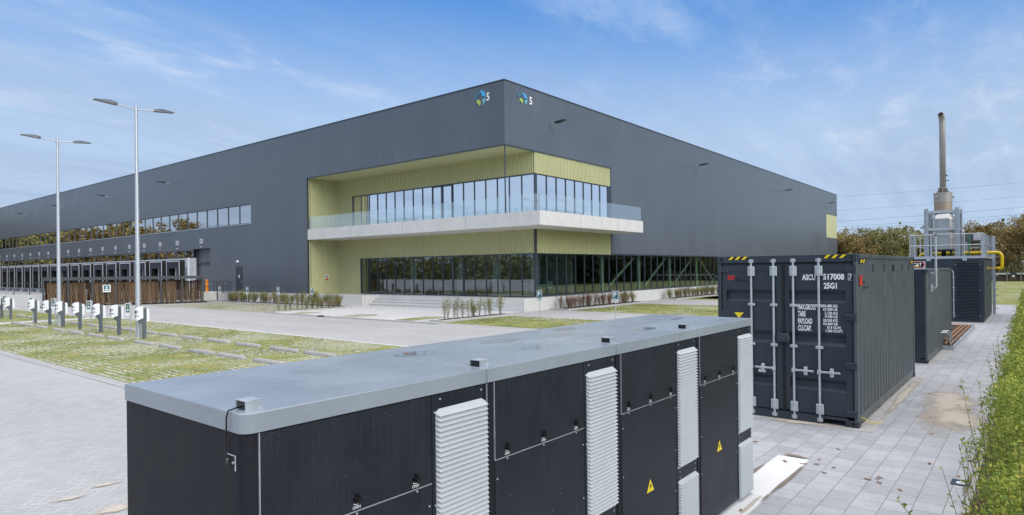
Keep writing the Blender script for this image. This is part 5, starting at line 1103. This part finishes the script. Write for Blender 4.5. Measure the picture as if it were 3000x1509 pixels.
# trench with pipes
r = thing('pipe_trench', 'shallow open trench with galvanised rim between second container and generator', 'trench', (27, 2.5, 0)); m_ = MB(); m_.box(22.9, 31.4, 2.06, 2.12, 0, .14); m_.box(31.3, 31.4, 2.12, 3.4, 0, .14); m_.box(22.9, 23.0, 2.12, 2.6, 0, .14); m_.build('rim', 'galv', r)
m_ = MB(); rect(m_, 23, 31.3, 2.12, 4.4, .012); m_.build('bed', 'soil', r); m_ = MB(); x = 23.2
while x < 31.2: m_.box(x, x+.03, 2.12, 2.6, .05, .08); x += .45
m_.build('rung', 'galv', r)
for i, y in enumerate((2.22, 2.38, 2.52)):
    o = MB().tube([(23.2, 2.6, .32), (23.2, y+.04, .32), (23.25, y, .26), (23.3, y, .16), (23.4, y, .12), (31.0, y, .12), (31.1, y+.08, .12), (31.1, 3.3, .12)] if i < 2 else [(23.2, y, .12), (31.1, y, .12)], .042, 8).build('copper_pipe', 'copper')
    tag(o, f'brown copper pipe in the trench beside the second container, {["nearest the path","middle of the three","nearest the wall"][i]}', 'pipe', 'copper pipes in the trench')
o = MB().tube([(23.6, 2.6, .2), (25.5, 2.65, .14), (27, 2.75, .16), (28.2, 2.8, .28), (28.6, 2.85, .1)], .07, 8).build('black_hose', 'black'); tag(o, 'thick black hose lying in the pipe trench', 'hose')

# ================================================================== GENERATOR UNIT
GXX, GY, GY2, GL, GZ = 34.4, 1.87, 4.92, 6.3, 2.98
r = thing('generator_unit', 'dark generator housing with a tall louvre behind the containers', 'generator', (GXX, GY, 0))
m_ = MB(); m_.bbox(GXX, GXX+GL, GY+.03, GY2, .0, GZ, .01); m_.build('housing', 'cont', r)
m_ = MB(); n = 24
for i in range(n): a = GXX+.12+i*(GL-.2)/n; m_.bbox(a, a+.09, GY, GY+.03, .15, GZ-.12, .01)
m_.build('side_ribs', 'contside', r)
m_ = MB(); m_.box(GXX-.03, GXX, 2.02, 3.01, .17, .21); m_.box(GXX-.03, GXX, 2.02, 3.01, 2.79, 2.83); m_.box(GXX-.03, GXX, 2.02, 2.06, .21, 2.79); m_.box(GXX-.03, GXX, 2.97, 3.01, .21, 2.79); fr2 = m_.build('louvre_frame', 'cont', r)
m_ = MB(); m_.box(GXX-.004, GXX-.001, 2.06, 2.97, .21, 2.79); m_.build('louvre_backing', 'blackm', fr2); m_ = MB(); z_ = .24
while z_ < 2.76: m_.prism([(GXX-.045, 2.06, z_), (GXX-.045, 2.06, z_+.012), (GXX-.004, 2.06, z_+.05), (GXX-.004, 2.06, z_+.038)], (0, .91, 0)); z_ += .068
m_.build('louvre_blades', 'cont', fr2)
[MB().cyl((GXX-.03, y, z_), (GXX-.04, y, z_), .018, n=8).build('screw', 'rodzinc', fr2) for y in (2.04, 2.99) for z_ in (.3, 1.5, 2.7)]
pg = ((GXX-.002, 0, 0), (0,-1,0), (0,0,1), (-1,0,0)); m_ = MB(); outline(m_, [(-4.84, 2.53), (-4.24, 2.53), (-4.24, 2.88), (-4.84, 2.88)], pg, .01); bd = m_.build('logo_board', 'white_panel', r)
pg2 = ((GXX-.013, 0, 0), (0,-1,0), (0,0,1), (-1,0,0)); m_ = MB(); outline(m_, [(-4.82, 2.56), (-4.33, 2.56), (-4.26, 2.71), (-4.33, 2.86), (-4.82, 2.86)], pg2, .002); m_.build('red_field', 'red', bd)
pg3 = ((GXX-.0165, 0, 0), (0,-1,0), (0,0,1), (-1,0,0)); m_ = MB(); outline(m_, [(-4.82, 2.58), (-4.36, 2.58), (-4.30, 2.71), (-4.36, 2.84), (-4.82, 2.84)], pg3, .002); m_.build('black_field', 'black', bd)
pg4 = ((GXX-.020, 0, 0), (0,-1,0), (0,0,1), (-1,0,0)); m_ = MB(); text(m_, 'CAT', pg4, -4.79, 2.63, .17, .40, .03, .002); m_.build('lettering', 'white', bd); m_ = MB(); outline(m_, [(-4.66, 2.60), (-4.50, 2.60), (-4.58, 2.70)], ((GXX-.0235, 0, 0), (0,-1,0), (0,0,1), (-1,0,0)), .002); m_.build('yellow_triangle', 'yellow', bd)
m_ = MB(); m_.tube([(GXX-.03, 3.30, 2.5), (GXX-.05, 3.2, 2.47), (GXX-.05, 3.10, 2.38), (GXX-.05, 3.08, 2.25), (GXX-.05, 3.08, .2)], .022, 8); [m_.box(GXX-.07, GXX, 3.04, 3.12, z_, z_+.04) for z_ in (.4, 1.0, 1.6, 2.1)]; m_.build('white_conduit', 'rodzinc', r)
m_ = MB(); m_.box(GXX-.03, GXX+.12, GY-.04, GY2+.02, GZ, GZ+.12); m_.box(GXX+.12, GXX+GL, GY-.04, GY+.08, GZ, GZ+.12); m_.box(GXX+.12, GXX+GL, GY2-.1, GY2+.02, GZ, GZ+.12); m_.box(GXX+GL-.12, GXX+GL, GY+.08, GY2-.1, GZ, GZ+.12); m_.build('roof_frame', 'galv', r)
for y in (2.63, 4.1): MB().box(GXX-.05, GXX-.03, y-.09, y+.09, GZ-.10, GZ+.06).build('bracket', 'galv', r)
m_ = MB(); m_.box(GXX+GL-.10, GXX+GL+.10, GY-.16, GY-.02, 0, 4.2); [m_.box(GXX+GL-.1, GXX+GL+.1, GY-.28, GY-.17, z_, z_+.04) for z_ in [.3+.35*k_ for k_ in range(11)]]; m_.build('ladder_post', 'galv', r)
rl = thing('roof_railing', 'galvanised railing round the roof of the generator housing', 'railing', (GXX, GY, GZ+.12))
zt, zm = 4.13, 3.62
cor = [(GXX+.02, GY2-.03), (GXX+.02, GY+.02), (GXX+GL-.05, GY+.02)]
for (x0, y0), (x1, y1), ps in ((cor[0], cor[1], (0, .06, .30, .75, .98)), (cor[1], cor[2], (0, .12, .3, .48, .7, 1)), (cor[0], (GXX+GL-.05, GY2-.03), (.1, .3, .55, .8, 1))):
    for f_ in ps:
        x, y = x0+(x1-x0)*f_, y0+(y1-y0)*f_; MB().box(x-.025, x+.025, y-.025, y+.025, GZ+.12, zt).build('post', 'galv', rl)
    for z_ in (zt, zm): MB().cyl((x0,y0,z_), (x1,y1,z_), .022, n=8).build('rail', 'galv', rl)
# exhaust stack with frame
CXs, CYs = 35.45, 3.58
ex = thing('exhaust_stack', 'tall exhaust stack with a shiny silencer on the generator roof', 'exhaust stack', (CXs, CYs, GZ+.12))
def hpost(m_, x, y, z0, z1, s=.09, t_=.02): m_.box(x-s, x+s, y-s, y-s+t_, z0, z1); m_.box(x-s, x+s, y+s-t_, y+s, z0, z1); m_.box(x-t_/2, x+t_/2, y-s+t_, y+s-t_, z0, z1)
for x in (CXs-.75, CXs+.75):
    for y in (CYs-.64, CYs+.64): m_ = MB(); hpost(m_, x, y, GZ+.1, 5.42); m_.build('post', 'galv', ex)
for z_ in (4.35, 5.18):
    m_ = MB(); m_.box(CXs-.80, CXs-.70, CYs-.55, CYs+.55, z_, z_+.12); m_.box(CXs+.70, CXs+.80, CYs-.55, CYs+.55, z_, z_+.12); m_.box(CXs-.68, CXs+.68, CYs-.68, CYs-.60, z_, z_+.12); m_.box(CXs-.68, CXs+.68, CYs+.60, CYs+.68, z_, z_+.12); m_.build('crossbar', 'galv', ex)
m_ = MB(); m_.lathe((CXs, CYs, 0), [(0,3.36),(.40,3.36),(.535,3.44),(.54,3.46),(.54,4.18),(.548,4.19),(.548,4.21),(.54,4.22),(.54,4.90),(.53,4.93),(.38,5.12),(.34,5.2),(.3,5.2)], 40); m_.build('silencer', 'alu', ex, smooth=False)
m_ = MB(); m_.cyl((CXs,CYs,GZ+.12), (CXs,CYs,3.36), .10, n=14); m_.box(CXs-.3, CXs+.3, CYs-.35, CYs-.3, GZ+.12, 3.4); m_.build('support', 'blackm', ex)
m_ = MB(); m_.lathe((CXs, CYs, 0), [(.385,5.70),(.395,5.72),(.395,6.12),(.405,6.12),(.405,6.20),(.3,6.20),(.14,6.22)], 32); m_.build('upper_drum', 'tan', ex)
m_ = MB(); m_.lathe((CXs, CYs, 0), [(.34,5.2),(.385,5.2),(.385,5.70)], 32); m_.build('lower_drum', 'tanbrown', ex)
m_ = MB(); m_.cyl((CXs-.38,CYs+.24,6.0), (CXs-.5,CYs+.30,6.0), .06, n=12); m_.cyl((CXs+.1,CYs-.38,6.0), (CXs+.12,CYs-.45,6.0), .06, n=12); m_.build('nozzle', 'tan', ex)
m_ = MB(); m_.lathe((CXs, CYs, 0), [(.17,6.42),(.21,6.42),(.21,6.46),(.14,6.46)], 20); [m_.prism([(CXs+.14*c_, CYs+.14*s_, 6.2), (CXs+.34*c_, CYs+.34*s_, 6.2), (CXs+.16*c_, CYs+.16*s_, 6.43)], (.01*s_, .01*c_, 0)) for c_, s_ in [(math.cos(R(a)), math.sin(R(a))) for a in range(0, 360, 60)]]; m_.build('flange', 'tan', ex)
m_ = MB(); m_.tube([(CXs,CYs,6.2),(CXs,CYs,9.55),(CXs,CYs,9.72),(CXs-.05,CYs+.01,9.85),(CXs-.14,CYs+.02,9.95),(CXs-.26,CYs+.03,10.0)], .135, 20); m_.build('flue', 'tan', ex, smooth=True)
m_ = MB(); m_.cyl((CXs-.262,CYs+.03,10.0), (CXs-.27,CYs+.03,10.003), .115, n=20); m_.build('flue_opening', 'blackm', ex)
m_ = MB(); m_.cyl((CXs,CYs-.13,6.8), (CXs,CYs-.26,6.8), .02, n=8); m_.cyl((CXs,CYs-.13,7.05), (CXs,CYs-.2,7.05), .035, n=8); m_.build('probe', 'steel_dark', ex)
# gas pipe
o = MB().tube([(36.5,4.75,3.02),(36.5,4.72,3.15),(36.5,4.62,3.24),(36.5,4.4,3.26),(36.5,1.48,3.26),(36.5,1.36,3.23),(36.5,1.29,3.15),(36.5,1.27,3.04),(36.5,1.27,2.62),(36.5,1.28,2.5),(36.5,1.33,2.49),(36.5,1.5,2.49)], .078, 14).build('gas_pipe', 'yellowp', smooth=True); tag(o, 'thick yellow gas pipe bending over the edge of the generator roof', 'pipe')
m_ = MB(); m_.cyl((36.5,1.48,2.49), (36.5,1.62,2.49), .05, .03, 12); m_.cyl((36.5,1.62,2.49), (36.5,1.86,2.49), .03, n=12); m_.cyl((36.5,1.83,2.49), (36.5,1.86,2.49), .075, n=14); m_.build('reducer', 'yellowp', o)
# roof equipment
eq = thing('control_box', 'pale grey equipment box with pipes on the generator roof, right of the silencer', 'equipment', (36.8, 2.4, GZ+.12)); m_ = MB(); m_.box(36.6, 37.6, 2.1, 2.75, 3.85, 4.2); m_.build('casing', 'grey', eq); MB().bbox(36.5, 36.6, 2.12, 2.42, 3.88, 4.18, .01).build('panel_box', 'white_panel', eq)
m_ = MB(); [m_.box(x-.03, x+.03, y-.03, y+.03, GZ+.12, 3.85) for x in (36.65, 37.5) for y in (2.12, 2.72)]; m_.box(36.6, 37.6, 2.08, 2.14, 3.5, 3.56); m_.box(36.6,36.66,2.1,2.75,3.5,3.56); m_.build('stand', 'galv', eq)
m_ = MB(); m_.cyl((36.3,2.58,GZ+.1), (36.3,2.58,4.15), .028, n=10); m_.tube([(36.4,2.2,3.65),(36.4,1.98,3.65),(36.4,1.93,3.6),(36.4,1.93,3.3)], .03, 8); m_.build('green_pipe', 'greenpipe', eq); m_ = MB(); m_.cyl((36.3,2.58,4.15), (36.3,2.58,4.3), .015, n=8); m_.cyl((36.3,2.58,4.22), (36.3,2.58,4.28), .035, n=8); m_.build('valve', 'copper', eq)
m_ = MB(); m_.box(36.2, 36.5, 2.85, 3.0, 3.3, 3.9); m_.build('side_box', 'galv', eq)

# ================================================================== FAR BACKGROUND
bk = MB(); bk.box(119.5, 120, -30, 30, 0, 1.05); tag(bk.build('timber_wall', 'bark'), 'low dark timber stacked wall across the far end of the yard', 'wall')
cp_ = MB(); cp_.box(119.3, 120.4, -30, 30, 1.05, 1.28); tag(cp_.build('snow_white_kerb', 'concrete_w') , 'pale capping strip on top of the far timber wall', 'capping'); bpy.data.objects['snow_white_kerb'].name = 'wall_capping'
MT['paletimber'] = mat('pale_timber', (.30, .26, .18), .8)
n = 13; p0_ = None
for i in range(n):
    y = 14-i*1.75; o = MB().box(119.3, 119.48, y-.08, y+.08, 0, 1.25).build('timber_post', 'paletimber'); tag(o, f'upright timber post before the far dark wall, {ORD[i]} from the left', 'post', 'posts of the far timber wall')
fe = thing('metal_fence', 'black bar fence behind the far timber wall', 'fence', (121.5, 0, 1.0))
m_ = MB(); y = -25
while y < 25: m_.box(121.48, 121.52, y-.02, y+.02, .9, 2.1); y += .26
for z_ in (1.2, 2.0): m_.box(121.47, 121.53, -25, 25, z_, z_+.05)
m_.build('bars', 'blackm', fe)
for y in range(-24, 25, 3): MB().box(121.4, 121.5, y-.06, y+.06, .9, 2.25).build('post', 'blackm', fe)
hb = MB()
for i in range(2500): leaf(hb, Vector((random.uniform(122, 124.5), random.uniform(-25, 28), random.uniform(.8, 1.95))), Vector((random.uniform(-1,1), random.uniform(-1,1), random.uniform(-.2,1))), random.uniform(.2, .4), .8)
tag(hb.build('far_hedge', 'leafgreen'), 'low green hedge behind the black bar fence', 'hedge')
r = thing('insect_house', 'small dark roofed box on a post before the far timber wall', 'box', (118, 2.7, 0)); MB().box(117.9, 118.3, 2.3, 3.1, .25, 1.15).build('box', 'bark', r); m_ = MB(); m_.prism([(117.8,2.1,1.1),(117.8,2.7,1.5),(117.8,3.3,1.1)], (.7,0,0)); m_.build('roof', 'steel_dark', r); MB().box(117.88, 117.9, 2.5, 2.85, .7, 1.0).build('notice', 'white', r)
# power lines: sagging cables crossing behind the yard
for i, (zl, zr_) in enumerate(((17.4, 25.6), (14.1, 22.3), (11.55, 19.7), (10.3, 17.7), (9.7, 17.0), (8.3, 15.3), (8.15, 14.9))):
    a, b = Vector((270, 76, 0)), Vector((300, -30, 0)); pts = []
    zl_ = zl*1.9; zr2 = zr_*1.55
    a = Vector((290, 85, 0)); b = Vector((330, -60, 0))
    for k_ in range(13): f_ = k_/12; p = a.lerp(b, f_); pts.append((p.x, p.y, zl_+(zr2-zl_)*f_-1.2*math.sin(math.pi*f_)))
    o = MB().tube(pts, .05 if i > 1 else .035, 4).build('power_line', 'steel_dark'); tag(o, f'thin overhead power cable in the sky right of the building, {ORD[i]} from the top', 'power line', 'overhead power cables')
bpy.context.view_layer.update()
